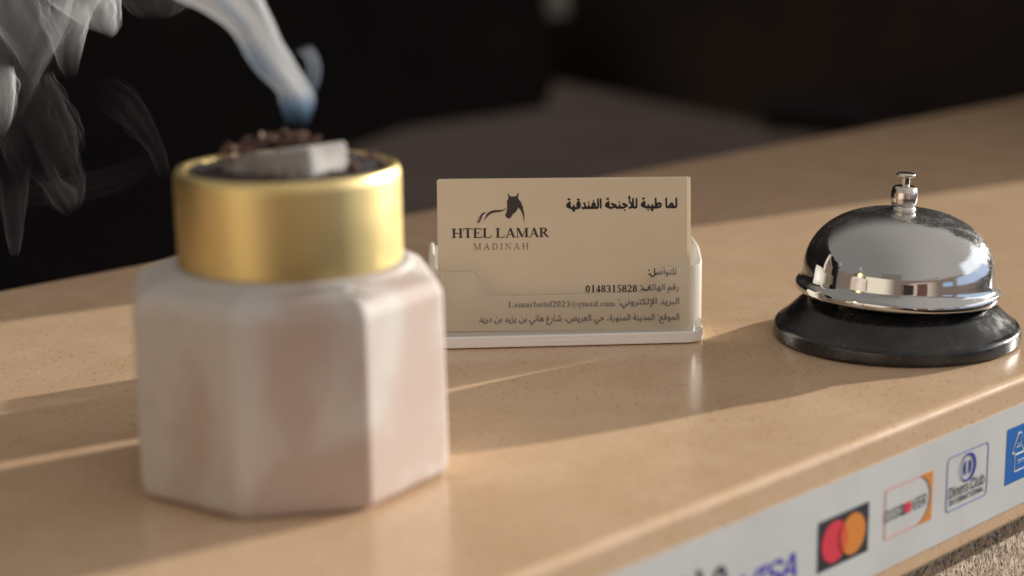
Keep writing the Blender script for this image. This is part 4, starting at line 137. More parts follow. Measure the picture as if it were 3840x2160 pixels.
  'discover_b': [[107,-458,146,-460,150,-455,253,-10,251,0,220,0,216,-5,128,-404,39,-5,35,0,1,-2],[336,-458,515,-458,516,-416,513,-408,376,-408,373,-406,372,-400,373,-255,500,-253,503,-251,504,-244,504,-207,501,-201,373,-199,373,-54,511,-52,514,-41,514,-5,511,0,335,-2],[611,-458,642,-460,647,-455,647,-287,648,-283,654,-281,712,-281,718,-283,779,-458,819,-458,758,-274,759,-269,775,-257,788,-241,803,-207,811,-158,809,-103,799,-66,783,-34,761,-14,740,-4,720,0,617,0,613,0,610,-5],[650,-230,647,-222,648,-53,708,-51,736,-56,747,-63,759,-76,771,-109,774,-158,769,-182,762,-201,749,-217,732,-226,710,-230]],
  'dinersclub': [[693,-458,716,-460,732,-457,761,-441,783,-413,795,-379,791,-372,765,-363,752,-388,738,-403,720,-412,699,-412,683,-407,667,-393,654,-373,648,-356,642,-320,644,-308,795,-307,800,-302,796,-228,781,-177,770,-158,750,-136,732,-126,716,-121,693,-121,677,-126,656,-139,642,-154,629,-176,619,-201,611,-232,606,-271,609,-336,617,-376,626,-399,637,-419,652,-438,669,-450],[1057,-458,1081,-460,1097,-457,1128,-439,1140,-426,1149,-409,1159,-370,1155,-330,1146,-308,1136,-294,1112,-277,1053,-254,1042,-246,1034,-232,1031,-207,1035,-192,1046,-176,1067,-166,1085,-166,1100,-172,1113,-189,1124,-212,1153,-201,1146,-173,1133,-149,1112,-129,1087,-121,1055,-123,1026,-139,1005,-167,999,-186,995,-207,999,-247,1005,-265,1016,-281,1040,-300,1104,-325,1114,-335,1120,-348,1122,-373,1115,-391,1102,-405,1079,-414,1055,-411,1043,-403,1032,-391,1020,-362,990,-373,997,-406,1013,-434,1032,-449],[1434,-458,1461,-457,1479,-450,1504,-435,1516,-422,1534,-397,1544,-376,1558,-320,1555,-315,1522,-316,1511,-354,1496,-379,1473,-398,1451,-406,1422,-404,1400,-393,1379,-372,1362,-339,1354,-311,1348,-274,1346,-235,1348,-192,1354,-155,1362,-127,1374,-103,1390,-81,1406,-68,1428,-60,1445,-58,1469,-65,1487,-78,1506,-102,1522,-150,1553,-152,1557,-149,1553,-121,1545,-94,1526,-56,1496,-25,1473,-13,1451,-8,1418,-10,1396,-18,1373,-35,1357,-53,1339,-81,1323,-124,1313,-173,1310,-213,1311,-271,1315,-305,1323,-342,1339,-385,1358,-416,1383,-440,1408,-453],[2043,-458,2065,-460,2092,-450,2112,-431,2132,-397,2144,-357,2149,-320,2150,-278,2144,-222,2133,-186,2116,-154,2098,-135,2075,-123,2047,-121,2029,-128,2012,-143,1992,-174,1991,-17,1988,-12,1959,-12,1955,-20,1955,-446,1959,-452,1988,-451,1992,-404,2014,-440,2029,-452],[1779,-455,1804,-457,1826,-447,1843,-431,1859,-402,1863,-451,1890,-452,1894,-449,1895,-133,1892,-124,1863,-124,1859,-130,1859,-333,1854,-363,1848,-379,1837,-395,1824,-405,1808,-409,1790,-407,1779,-401,1769,-390,1761,-373,1755,-342,1755,-130,1751,-124,1724,-124,1720,-127,1719,-342,1724,-382,1732,-409,1743,-431,1761,-448],[7,-452,105,-452,130,-447,150,-438,168,-425,187,-405,208,-370,218,-339,229,-274,231,-210,226,-164,218,-124,202,-84,177,-48,148,-25,121,-16,91,-12,5,-12,0,-17,0,-443,1,-450],[293,-452,315,-452,319,-446,320,-133,317,-125,313,-124,289,-124,285,-130,285,-443,287,-451],[389,-452,411,-452,415,-446,416,-259,421,-216,436,-186,451,-173,467,-169,481,-169,496,-176,509,-192,516,-208,521,-238,521,-449,528,-452,552,-452,556,-449,556,-241,553,-201,544,-169,532,-147,518,-132,499,-123,471,-121,450,-130,434,-145,416,-177,413,-126,387,-124,381,-127,381,-443,383,-451],[857,-452,881,-452,884,-446,884,-247,889,-216,898,-195,914,-179,930,-172,957,-172,959,-127,955,-121,932,-121,914,-130,897,-147,885,-172,881,-125,854,-124,850,-127,849,-443,850,-450],[1644,-452,1665,-455,1679,-452,1683,-446,1677,-408,1659,-407,1653,-404,1646,-382,1646,-17,1643,-12,1614,-12,1610,-20,1611,-397,1615,-419,1622,-434,1630,-444],[2037,-410,2016,-394,1999,-360,1991,-314,1991,-265,1997,-225,2010,-195,2026,-176,2039,-169,2053,-168,2071,-172,2082,-179,2100,-207,2109,-235,2113,-262,2113,-314,2105,-360,2090,-392,2078,-404,2065,-411,2049,-412],[38,-401,37,-66,42,-63,115,-65,138,-74,154,-87,172,-112,183,-140,191,-176,195,-213,194,-268,188,-308,180,-336,168,-360,154,-378,137,-391,124,-398,101,-403],[644,-261,644,-244,651,-213,667,-187,679,-175,699,-167,718,-169,730,-175,744,-190,759,-225,764,-253,761,-262],[298,-69,305,-70,315,-65,323,-54,327,-41,324,-17,315,-5,305,0,297,-1,288,-8,279,-29,283,-55,289,-64]],
  'international': [[1495,-229,1527,-227,1544,-219,1558,-207,1569,-192,1579,-171,1588,-130,1585,-80,1570,-39,1559,-24,1544,-11,1527,-3,1511,0,1479,-5,1451,-25,1432,-59,1423,-103,1426,-153,1441,-191,1464,-217,1479,-225],[1,-226,83,-227,87,-225,86,-202,58,-202,55,-197,55,-31,58,-28,86,-28,86,-3,1,-4,1,-27,30,-29,32,-34,32,-199,30,-201,1,-203],[121,-226,140,-227,143,-225,143,-42,238,-225,242,-227,266,-226,266,-3,247,-3,244,-5,243,-187,149,-5,145,-3,121,-4],[360,-226,380,-227,383,-225,383,-30,440,-28,440,-3,304,-3,301,-5,303,-28,359,-30],[475,-226,589,-226,587,-202,502,-202,498,-197,500,-127,580,-126,582,-120,582,-103,580,-101,499,-100,499,-30,586,-28,589,-25,587,-3,475,-4],[628,-226,648,-227,651,-225,651,-142,694,-140,733,-225,760,-226,721,-136,737,-123,750,-102,754,-80,753,-53,741,-25,719,-8,698,-3,628,-4],[792,-226,812,-227,815,-225,815,-42,909,-225,913,-227,937,-226,937,-3,918,-3,915,-5,915,-188,820,-5,792,-4],[967,-226,991,-225,1008,-168,1014,-165,1085,-166,1104,-226,1127,-226,1060,-3,1036,-3,1033,-5],[1206,-226,1226,-227,1229,-225,1229,-30,1286,-28,1286,-3,1150,-3,1146,-5,1147,-28,1205,-30],[1311,-226,1396,-226,1396,-203,1367,-201,1365,-197,1365,-31,1367,-29,1396,-27,1395,-3,1314,-3,1310,-5,1311,-28,1339,-28,1342,-33,1342,-199,1339,-202,1311,-202],[1625,-226,1645,-227,1648,-225,1648,-42,1743,-225,1746,-227,1771,-226,1771,-4,1751,-3,1748,-5,1748,-187,1654,-5,1650,-3,1625,-4],[1801,-226,1824,-226,1842,-168,1847,-165,1918,-165,1937,-226,1961,-226,1893,-3,1869,-3,1866,-5],[1991,-226,2096,-227,2100,-225,2100,-205,2097,-202,2014,-200,2014,-7,2011,-3,1990,-5],[1501,-203,1476,-194,1460,-176,1448,-143,1446,-107,1451,-76,1462,-50,1483,-31,1506,-26,1531,-33,1550,-53,1563,-88,1565,-128,1558,-160,1543,-186,1522,-201],[1018,-139,1047,-30,1077,-137,1074,-140],[652,-115,652,-28,699,-29,717,-36,726,-47,731,-64,730,-85,723,-102,713,-110,700,-114]],
  'am': [[34,-696,62,-700,95,-699,117,-693,136,-683,157,-656,204,-550,214,-533,234,-520,265,-516,473,-516,507,-520,522,-529,532,-542,585,-656,597,-674,610,-685,643,-698,686,-699,719,-692,736,-677,740,-665,740,-652,727,-612,475,-62,458,-31,438,-13,423,-6,396,-1,330,-3,297,-15,275,-40,5,-634,0,-656,3,-674,15,-687],[874,-696,911,-700,944,-694,966,-679,976,-661,980,-626,981,-335,986,-304,988,-299,993,-297,1004,-306,1026,-344,1188,-665,1201,-680,1218,-691,1240,-698,1267,-700,1289,-698,1311,-692,1327,-682,1342,-665,1508,-332,1530,-298,1535,-295,1541,-298,1546,-317,1548,-339,1549,-626,1554,-665,1562,-678,1574,-688,1607,-699,1650,-698,1667,-693,1683,-683,1693,-670,1697,-656,1700,-617,1700,-71,1696,-40,1687,-22,1672,-11,1650,-3,1579,0,1535,-6,1518,-13,1502,-27,1478,-66,1289,-463,1278,-481,1267,-489,1256,-482,1245,-465,1050,-62,1028,-27,1004,-9,966,-1,889,-2,867,-7,851,-16,836,-35,831,-66,831,-634,834,-656,841,-674,856,-688],[303,-401,292,-399,283,-392,280,-383,283,-370,352,-206,363,-192,374,-192,391,-216,451,-356,458,-375,458,-388,451,-397,434,-402]],
  'ex': [[92,-700,546,-699,588,-692,601,-686,615,-673,624,-647,619,-621,606,-603,582,-591,527,-585,209,-584,190,-580,180,-572,174,-559,172,-541,173,-436,178,-419,189,-409,203,-405,227,-403,490,-403,533,-400,558,-393,572,-383,584,-365,587,-348,584,-326,572,-308,558,-299,533,-291,490,-288,227,-288,203,-286,189,-282,178,-273,173,-251,173,-154,175,-137,180,-128,194,-119,221,-115,521,-115,576,-109,594,-101,605,-93,616,-71,615,-40,600,-18,576,-6,533,0,98,0,43,-6,25,-14,11,-27,3,-44,0,-75,1,-647,8,-669,26,-687,56,-697],[742,-695,772,-699,815,-698,846,-692,870,-679,902,-651,1079,-469,1091,-460,1103,-456,1115,-459,1128,-467,1308,-656,1342,-683,1379,-696,1422,-699,1464,-695,1478,-691,1492,-682,1498,-673,1500,-660,1487,-634,1238,-371,1223,-352,1220,-339,1224,-326,1238,-307,1469,-66,1482,-40,1481,-27,1475,-18,1452,-6,1409,-1,1366,-3,1330,-15,1311,-28,1289,-49,1128,-216,1115,-225,1103,-227,1091,-223,1079,-212,929,-53,888,-18,852,-4,809,-1,760,-5,735,-18,729,-27,727,-40,741,-66,974,-312,987,-330,990,-343,986,-357,968,-378,717,-638,708,-656,709,-673,720,-687]],
  'am_in': [[2,-698,94,-700,105,-699,111,-695,187,-516,195,-506,212,-504,526,-504,537,-506,621,-696,638,-700,716,-700,728,-698,729,-688,723,-674,425,-3,414,0,313,0,299,-7,3,-684,0,-693],[866,-698,952,-700,959,-698,962,-693,963,-203,960,-156,963,-122,970,-128,1050,-315,1232,-693,1243,-700,1310,-700,1325,-698,1332,-688,1519,-292,1585,-134,1591,-122,1596,-119,1599,-142,1596,-166,1597,-693,1600,-698,1608,-700,1686,-700,1697,-697,1700,-684,1700,-16,1697,-3,1686,0,1563,0,1551,-2,1546,-7,1336,-460,1289,-581,1282,-589,1275,-581,1226,-456,1016,-7,1011,-2,1002,0,879,0,866,-2,862,-16,862,-684],[229,-424,228,-418,314,-208,357,-91,363,-84,370,-91,423,-236,499,-413,500,-422,486,-427,240,-427]],
  'ex_in': [[4,-698,16,-700,562,-700,581,-697,584,-688,584,-632,581,-623,575,-621,135,-621,123,-618,119,-609,119,-399,122,-388,135,-385,531,-385,543,-382,546,-371,546,-315,543,-309,537,-306,135,-306,122,-303,119,-287,119,-91,122,-82,135,-79,568,-79,575,-77,578,-68,578,-12,575,-3,556,0,16,0,3,-3,0,-16,0,-684],[706,-698,719,-700,820,-700,832,-698,838,-694,1028,-492,1102,-407,1113,-413,1158,-469,1208,-525,1366,-695,1372,-699,1385,-700,1485,-700,1499,-698,1500,-693,1493,-684,1208,-376,1177,-338,1195,-315,1471,-21,1483,-7,1482,-2,1372,0,1353,-3,1192,-175,1111,-273,1102,-276,1022,-180,857,-2,838,0,738,0,727,-2,726,-7,729,-12,1024,-329,1031,-343,717,-679,705,-693]],
  'mada': [[383,-998,464,-1000,561,-990,633,-974,704,-950,782,-911,841,-871,893,-823,930,-777,961,-719,976,-666,977,-640,974,-614,967,-595,956,-575,926,-544,880,-514,708,-439,672,-419,656,-406,646,-393,640,-367,645,-348,652,-330,685,-286,728,-250,776,-224,815,-213,847,-210,886,-212,952,-228,965,-227,978,-220,999,-191,1020,-139,1020,-126,1016,-113,997,-93,965,-77,939,-69,867,-58,795,-63,730,-83,665,-117,600,-169,553,-224,518,-283,497,-341,491,-400,499,-445,520,-484,548,-514,581,-538,646,-572,783,-627,802,-640,813,-660,811,-679,802,-702,789,-721,767,-745,743,-765,704,-790,646,-816,605,-829,544,-842,477,-849,411,-849,359,-844,320,-836,264,-816,229,-797,198,-771,177,-745,161,-712,152,-673,150,-640,153,-608,164,-551,185,-478,182,-452,173,-439,158,-428,106,-408,80,-407,67,-414,55,-426,43,-452,18,-530,5,-595,0,-640,1,-686,7,-732,17,-771,36,-816,62,-855,93,-889,125,-916,171,-945,210,-962,268,-981,333,-993],[1255,-679,1296,-684,1362,-684,1446,-675,1505,-656,1537,-639,1576,-610,1589,-606,1602,-612,1641,-645,1674,-663,1713,-676,1758,-683,1817,-682,1876,-670,1915,-651,1967,-609,1980,-606,2077,-649,2149,-668,2227,-677,2286,-668,2331,-650,2364,-628,2395,-595,2418,-556,2432,-510,2440,-452,2438,-400,2427,-348,2406,-296,2379,-250,2347,-211,2312,-181,2279,-162,2240,-148,2194,-145,2149,-150,2110,-163,2077,-182,2045,-210,2015,-244,1970,-315,1902,-451,1882,-481,1863,-504,1837,-522,1811,-531,1778,-532,1745,-526,1728,-517,1713,-505,1687,-471,1667,-428,1626,-315,1591,-237,1540,-139,1489,-55,1468,-22,1453,-7,1440,-1,1420,-1,1394,-13,1352,-42,1337,-61,1335,-81,1345,-107,1407,-206,1446,-275,1485,-358,1498,-396,1503,-426,1501,-452,1492,-479,1472,-501,1445,-517,1401,-529,1348,-534,1309,-533,1257,-527,1219,-517,1160,-495,1140,-494,1127,-499,1110,-517,1086,-556,1078,-575,1076,-595,1081,-608,1095,-624,1114,-637,1179,-664],[2181,-524,2123,-510,2077,-492,2058,-480,2052,-465,2058,-444,2084,-391,2123,-331,2139,-315,2159,-302,2175,-297,2194,-296,2214,-300,2231,-309,2247,-322,2266,-343,2293,-393,2300,-419,2302,-452,2299,-476,2292,-491,2273,-511,2253,-520,2233,-525]],
}
SMOKE = {
  'plume': [[-0.0604,0.4823,0.0994,-0.0548,0.4823,0.0994],[-0.061,0.4831,0.1028,-0.0537,0.4831,0.1027],[-0.0621,0.4838,0.1057,-0.0528,0.4837,0.1056],[-0.0627,0.4844,0.1086,-0.053,0.4843,0.1079],[-0.0645,0.4849,0.1107,-0.0546,0.485,0.1109],[-0.068,0.4857,0.1139,-0.0572,0.486,0.1151],[-0.071,0.4867,0.1181,-0.0595,0.4869,0.119],[-0.0731,0.4877,0.1224,-0.0618,0.4878,0.1227],[-0.0767,0.4887,0.1266,-0.0637,0.4888,0.1272],[-0.0834,0.4897,0.1309,-0.0656,0.4898,0.1314],[-0.0914,0.4905,0.1347,-0.0672,0.4907,0.1354],[-0.0978,0.4918,0.14,-0.0687,0.4917,0.1396],[-0.1026,0.4935,0.1474,-0.0719,0.4934,0.147],[-0.1051,0.4958,0.1569,-0.0771,0.4957,0.1565]],
  'curl': [[-0.0605,0.4781,0.1035,-0.0536,0.478,0.1032],[-0.0591,0.4791,0.1076,-0.0527,0.4789,0.107],[-0.0572,0.4797,0.1105,-0.0522,0.4795,0.1094],[-0.055,0.4803,0.1127,-0.0513,0.48,0.1114],[-0.054,0.4808,0.115,-0.0507,0.4807,0.1143],[-0.0542,0.4814,0.1174,-0.0508,0.4812,0.1168],[-0.0555,0.4818,0.1192,-0.0517,0.4818,0.1194],[-0.0568,0.482,0.1202,-0.0531,0.4823,0.1212],[-0.0574,0.4819,0.1198,-0.055,0.4823,0.1215]],
  'drift': [[-0.1797,0.6127,0.152,-0.1374,0.6119,0.1483],[-0.1783,0.6086,0.1343,-0.1424,0.6085,0.1339],[-0.1772,0.6061,0.1239,-0.1465,0.6067,0.1261],[-0.1759,0.604,0.1148,-0.1506,0.6039,0.1145],[-0.1748,0.6016,0.1044,-0.1561,0.6015,0.1042],[-0.1736,0.5991,0.094,-0.1602,0.5994,0.0951],[-0.1737,0.5967,0.0836,-0.1657,0.597,0.0848]],
  'lobe': [[-0.1558,0.6114,0.1465,-0.1371,0.6112,0.1455],[-0.1544,0.6082,0.1327,-0.1344,0.6081,0.1325],[-0.1531,0.6065,0.1256,-0.1321,0.6066,0.1259],[-0.1485,0.6056,0.1216,-0.1317,0.6052,0.1201],[-0.1432,0.6048,0.118,-0.1322,0.6041,0.1153],[-0.1386,0.6042,0.1156,-0.1338,0.6037,0.1134]],
  'veil': [[-0.1873,0.6233,0.1534,-0.1656,0.6229,0.1515],[-0.1827,0.6187,0.1338,-0.161,0.6187,0.1335],[-0.1788,0.6159,0.1219,-0.1571,0.6162,0.1229],[-0.1708,0.6134,0.1112,-0.1544,0.6149,0.1176],[-0.1655,0.6116,0.1032,-0.1518,0.6134,0.111],[-0.1608,0.6097,0.0952,-0.1533,0.6106,0.0991]],
  'fold': [[-0.1534,0.6112,0.1457,-0.1134,0.6111,0.1452],[-0.1504,0.6082,0.1327,-0.1264,0.6081,0.1324],[-0.1478,0.6067,0.1261,-0.1371,0.6066,0.126],[-0.1506,0.6048,0.1184,-0.1419,0.6045,0.117],[-0.1493,0.6033,0.1119,-0.144,0.6029,0.1099]],
  'thread': [[-0.1632,0.5936,0.0705,-0.1538,0.5945,0.0743],[-0.1566,0.5924,0.0652,-0.1512,0.593,0.0678],[-0.1527,0.5909,0.0587,-0.146,0.5921,0.0638],[-0.1481,0.59,0.055,-0.146,0.5905,0.0573]],
  'haze': [[-0.1791,0.6107,0.0994,-0.1573,0.6112,0.1018],[-0.1765,0.6076,0.0862,-0.1507,0.6081,0.0885],[-0.1726,0.6051,0.0756,-0.1468,0.6056,0.0779],[-0.1687,0.6026,0.065,-0.1497,0.6032,0.0674]],
  'wave': [[-0.1823,0.602,0.0625,-0.1811,0.5996,0.0519],[-0.166,0.6023,0.0636,-0.1634,0.6007,0.057],[-0.147,0.6032,0.0673,-0.143,0.6013,0.0594],[-0.1293,0.6043,0.0724,-0.128,0.6025,0.0645],[-0.117,0.6065,0.0815,-0.1143,0.6049,0.0748]],
  'tail': [[-0.1591,0.6121,0.1272,-0.143,0.6115,0.1251],[-0.1572,0.6099,0.1181,-0.1421,0.6102,0.1192],[-0.1546,0.6084,0.1115,-0.1431,0.6088,0.1133],[-0.1527,0.6068,0.1049,-0.1446,0.6076,0.1081],[-0.1497,0.6054,0.099,-0.1467,0.6056,0.0996]],
  'edge': [[-0.1761,0.602,0.1064,-0.1667,0.6017,0.105],[-0.1748,0.6007,0.1005,-0.1655,0.6006,0.1004],[-0.1736,0.5991,0.094,-0.1658,0.5991,0.0939],[-0.173,0.5976,0.0875,-0.1673,0.5974,0.0868],[-0.1727,0.5962,0.0817,-0.17,0.5962,0.0816]],
  'low': [[-0.1643,0.5979,0.0887,-0.1509,0.5982,0.0898],[-0.1591,0.5954,0.0783,-0.1464,0.5962,0.0813],[-0.1545,0.5936,0.0704,-0.1445,0.5942,0.0729],[-0.1506,0.5918,0.0626,-0.143,0.5927,0.0664],[-0.1474,0.5901,0.0554,-0.144,0.5907,0.0579]],
  'strand': [[-0.1745,0.5946,0.0746,-0.1605,0.5945,0.0744],[-0.1713,0.5921,0.0641,-0.1617,0.5924,0.0653],[-0.1698,0.59,0.055,-0.1634,0.59,0.0549],[-0.1689,0.5882,0.0472,-0.1642,0.5883,0.0478],[-0.1676,0.587,0.0423,-0.1654,0.5871,0.0425]],
  'arc': [[-0.1421,0.6007,0.1008,-0.1396,0.5983,0.0903],[-0.1295,0.6002,0.0986,-0.1323,0.5975,0.087],[-0.1216,0.5981,0.0895,-0.1277,0.5966,0.083],[-0.1162,0.5953,0.0777,-0.1211,0.5949,0.0758],[-0.1139,0.5929,0.0673,-0.1173,0.5927,0.0667]],
  'top': [[-0.139,0.6105,0.1427,-0.1054,0.6104,0.1422],[-0.1344,0.6078,0.1312,-0.1064,0.6078,0.1308],[-0.1305,0.6066,0.1259,-0.1071,0.6065,0.1256],[-0.1265,0.6057,0.122,-0.1105,0.6056,0.1218],[-0.1225,0.605,0.1191,-0.1159,0.605,0.1192]],
}

# ------------------------------------------------------------------ mesh helpers
def link(name, me, mats, parent=None, smooth=False, M=None):
    o = bpy.data.objects.new(name, me); COL.objects.link(o)
    for mt in (mats if isinstance(mats, (list, tuple)) else [mats]): me.materials.append(mt)
    if smooth:
        for p in me.polygons: p.use_smooth = True
    if parent: o.parent = parent
    if M is not None: o.matrix_local = M
    return o
def from_bm(name, bm, mats, parent=None, smooth=False, M=None, recalc=True):
    if recalc: bmesh.ops.recalc_face_normals(bm, faces=bm.faces)
    me = bpy.data.meshes.new(name); bm.to_mesh(me); bm.free()
    return link(name, me, mats, parent, smooth, M)
def tag(o, label=None, cat=None, group=None, kind=None):
    if label: o['label'] = label
    if cat: o['category'] = cat
    if group: o['group'] = group
    if kind: o['kind'] = kind
    return o
def empty(name, M, label, cat, group=None):
    o = bpy.data.objects.new(name, None); COL.objects.link(o); o.matrix_world = M; o.empty_display_size = .02
    return tag(o, label, cat, group)
def bevel(o, w, seg=3, angle=30):
    b = o.modifiers.new('bevel', 'BEVEL'); b.width = w; b.segments = seg; b.limit_method = 'ANGLE'; b.angle_limit = radians(angle)
    b.harden_normals = True
    for p in o.data.polygons: p.use_smooth = True
    return o
def add_box(bm, x0, x1, y0, y1, z0, z1):
    v = [bm.verts.new((x, y, z)) for z in (z0, z1) for y in (y0, y1) for x in (x0, x1)]
    for f in ((0, 1, 3, 2), (4, 6, 7, 5), (0, 4, 5, 1), (1, 5, 7, 3), (3, 7, 6, 2), (2, 6, 4, 0)): bm.faces.new([v[i] for i in f])
def lathe(bm, prof, seg=72, cap0=False, cap1=False):
    rings = []
    for r, z in prof:
        if r < 1e-7: rings.append([bm.verts.new((0, 0, z))])
        else: rings.append([bm.verts.new((r*cos(2*pi*k/seg), r*sin(2*pi*k/seg), z)) for k in range(seg)])
    for A, B in zip(rings, rings[1:]):
        for k in range(seg):
            a0, a1 = A[k % len(A)], A[(k+1) % len(A)]; b0, b1 = B[k % len(B)], B[(k+1) % len(B)]
            f = [a0]
            if a1 is not a0: f.append(a1)
            if b1 is not b0: f.append(b1)
            if b0 not in f: f.append(b0)
            if len(f) > 2: bm.faces.new(f)
    if cap0 and len(rings[0]) > 1: bm.faces.new(rings[0][::-1])
    if cap1 and len(rings[-1]) > 1: bm.faces.new(rings[-1])
def fillet(prof, r=.0006, n=3):
    """round the inner corners of an (r, z) polyline"""
    out = [prof[0]]
    for p0, p1, p2 in zip(prof, prof[1:], prof[2:]):
        a, b, c = Vector(p0), Vector(p1), Vector(p2)
        d0, d1 = (a-b), (c-b); k = min(r, d0.length*.45, d1.length*.45)
        if d0.length < 1e-9 or d1.length < 1e-9: continue
        s, e = b+d0.normalized()*k, b+d1.normalized()*k
        for i in range(n+1):
            t = i/n; q = s*(1-t)**2+b*2*t*(1-t)+e*t*t; out.append((q.x, q.y))
    out.append(prof[-1]); return out
def prism(bm, pts, z0, z1):
    a = [bm.verts.new((x, y, z0)) for x, y in pts]; b = [bm.verts.new((x, y, z1)) for x, y in pts]; n = len(pts)
    bm.faces.new(a[::-1]); bm.faces.new(b)
    for i in range(n): bm.faces.new((a[i], a[(i+1) % n], b[(i+1) % n], b[i]))
def fill_mesh(name, loops, extrude=0.0):
    """filled flat outlines (even-odd) -> mesh; loops are lists of (x, y)"""
    cu = bpy.data.curves.new(name, 'CURVE'); cu.dimensions = '2D'; cu.fill_mode = 'BOTH'; cu.extrude = extrude
    for L in loops:
        s = cu.splines.new('POLY'); s.points.add(len(L)-1); s.use_cyclic_u = True
        for p, q in zip(s.points, L): p.co = (q[0], q[1], 0, 1)
    o = bpy.data.objects.new(name, cu); COL.objects.link(o)
    dg = bpy.context.evaluated_depsgraph_get(); dg.update()
    me = bpy.data.meshes.new_from_object(o.evaluated_get(dg)); me.name = name
    bpy.data.objects.remove(o); bpy.data.curves.remove(cu)
    return me
def glyphs(key, sx=1.0, sy=1.0, dx=0.0, dy=0.0):
    return [[((L[i]/100*sx+dx)/1000, (L[i+1]/100*sy+dy)/1000) for i in range(0, len(L), 2)] for L in OUTLINES[key]]
def rounded(x0, x1, y0, y1, r, n=6):
    P = []
    for cx, cy, a in ((x1-r, y0+r, -90), (x1-r, y1-r, 0), (x0+r, y1-r, 90), (x0+r, y0+r, 180)):
        for k in range(n+1):
            t = radians(a+90*k/n); P.append((cx+r*cos(t), cy+r*sin(t)))
    return P
def circ(cx, cy, rx, ry=None, n=40): return [(cx+rx*cos(2*pi*k/n), cy+(ry or rx)*sin(2*pi*k/n)) for k in range(n)]
def mm(L): return [(x/1000, y/1000) for x, y in L]
def T(x, y, z): return Matrix.Translation((x, y, z))
def RZ(a): return Matrix.Rotation(a, 4, 'Z')
def RX(a): return Matrix.Rotation(a, 4, 'X')
def RY(a): return Matrix.Rotation(a, 4, 'Y')
def sstep(t): t = max(0, min(1, t)); return t*t*(3-2*t)

# ------------------------------------------------------------------ materials
def b_counter(t, b):
    c = t.coord(); n1 = t.noise(c, 45, 4, .6); n2 = t.noise(c, 170, 3, .6)
    col = t.mix(t.smooth(n1, .35, .68), (.63, .428, .272), (.665, .468, .308))
    col = t.mix(t.smooth(n2, .5, .75, 0, .3), col, (.60, .37, .21))
    for sc, th, sel, tint, amt in ((420, .26, .55, (.26, .11, .065), .6), (650, .3, .55, (.78, .66, .50), .5), (300, .2, .6, (.50, .24, .08), .5)):
        v = t.voro(c, sc); s = t.new('ShaderNodeSeparateColor'); t.l.new(v.outputs['Color'], s.inputs[0])
        k = t.math('MULTIPLY', t.smooth(v.outputs['Distance'], th, th*.55), t.math('GREATER_THAN', s.outputs[0], sel))
        col = t.mix(t.math('MULTIPLY', k, amt), col, tint)
    t.put(b.inputs['Base Color'], col)
    t.put(b.inputs['Roughness'], t.smooth(t.noise(t.mapping(c, (1, .35, 1), (0, 0, .5)), 34, 5, .65), .3, .75, .15, .26))
    t.put(b.inputs['Normal'], t.bump(t.noise(c, 260, 3), .05, .0006))
M_counter = principled('speckled_solid_surface', rough=.2, spec=.5, build=b_counter)
def b_granite(t, b):
    c = t.coord(); s = t.mapping(c, (1, 1, .75), (0, .5, .3)); n = t.noise(s, 260, 5, .75); n2 = t.noise(s, 1100, 2, .7)
    col = t.mix(t.smooth(n, .38, .62), (.25, .15, .09), (.62, .45, .30)); col = t.mix(t.smooth(n2, .45, .7), col, (.68, .55, .41))
    col = t.mix(t.smooth(t.noise(s, 800, 2), .55, .66), col, (.055, .05, .05))
    t.put(b.inputs['Base Color'], col); t.put(b.inputs['Normal'], t.bump(n, .9, .002))
M_granite = principled('rough_grained_panel', rough=.7, build=b_granite)
def plain_var(c0, c1, scale, bump=0.0, bd=.0003):
    def f(t, b):
        c = t.coord(); n = t.noise(c, scale, 4, .6); t.put(b.inputs['Base Color'], t.mix(t.smooth(n, .35, .65), c0, c1))
        if bump: t.put(b.inputs['Normal'], t.bump(t.noise(c, scale*5, 3), bump, bd))
    return f
M_card = principled('cream_card_stock', rough=.45, spec=.35, build=plain_var((.78, .665, .485), (.80, .685, .505), 60, .03, .0001))
M_cardedge = principled('white_card_edge', (.95, .92, .86), .6)
M_ink = principled('dark_brown_ink', (.062, .047, .045), .5, spec=.3)
M_ink_black = principled('black_ink', (.028, .024, .026), .5, spec=.3)
M_vinyl = principled('white_vinyl', rough=.35, spec=.4, build=plain_var((.59, .585, .57), (.64, .64, .625), 25, .15, .0006))
def ink(name, c): return principled(name, c, .35, spec=.4)
M_grey, M_red, M_orange, M_mid = ink('charcoal_print', (.045, .047, .055)), ink('red_print', (.72, .06, .09)), ink('orange_print', (.72, .26, .06)), ink('vermilion_print', (.72, .13, .06))
M_salmon, M_blue, M_navy, M_sky, M_white = ink('salmon_print', (.72, .34, .30)), ink('blue_grey_print', (.25, .29, .50)), ink('navy_print', (.045, .06, .36)), ink('sky_blue_print', (.028, .15, .47)), ink('white_print', (.72, .74, .76))
M_violet = ink('violet_blue_print', (.06, .055, .42))
def b_chrome(t, b):
    c = t.coord(); g = t.new('ShaderNodeNewGeometry')
    n = t.noise(c, 140, 5, .7); d = t.smooth(n, .44, .75, 0, .36); fine = t.smooth(t.noise(c, 1500, 2, .7), .60, .70)
    sep = t.new('ShaderNodeSeparateXYZ'); t.l.new(g.outputs['Normal'], sep.inputs[0])
    top = t.math('ADD', t.smooth(sep.outputs[2], .35, .95, .22, 1.0), t.smooth(sep.outputs[0], .1, .8, 0, .7))  # dust on top; sun-facing side paler, painting in its sunlit glow
    dust_glow = t.math('MULTIPLY', t.math('ADD', t.math('ADD', t.math('MULTIPLY', fine, .55), .2), d), top, clamp=True)
    t.put(b.inputs['Metallic'], t.math('SUBTRACT', 1.0, t.math('MULTIPLY', dust_glow, .55)))
    t.put(b.inputs['Base Color'], t.mix(dust_glow, (.50, .50, .505), (.55, .53, .49)))
    t.put(b.inputs['Roughness'], t.math('ADD', t.math('MULTIPLY', dust_glow, .35), .035))
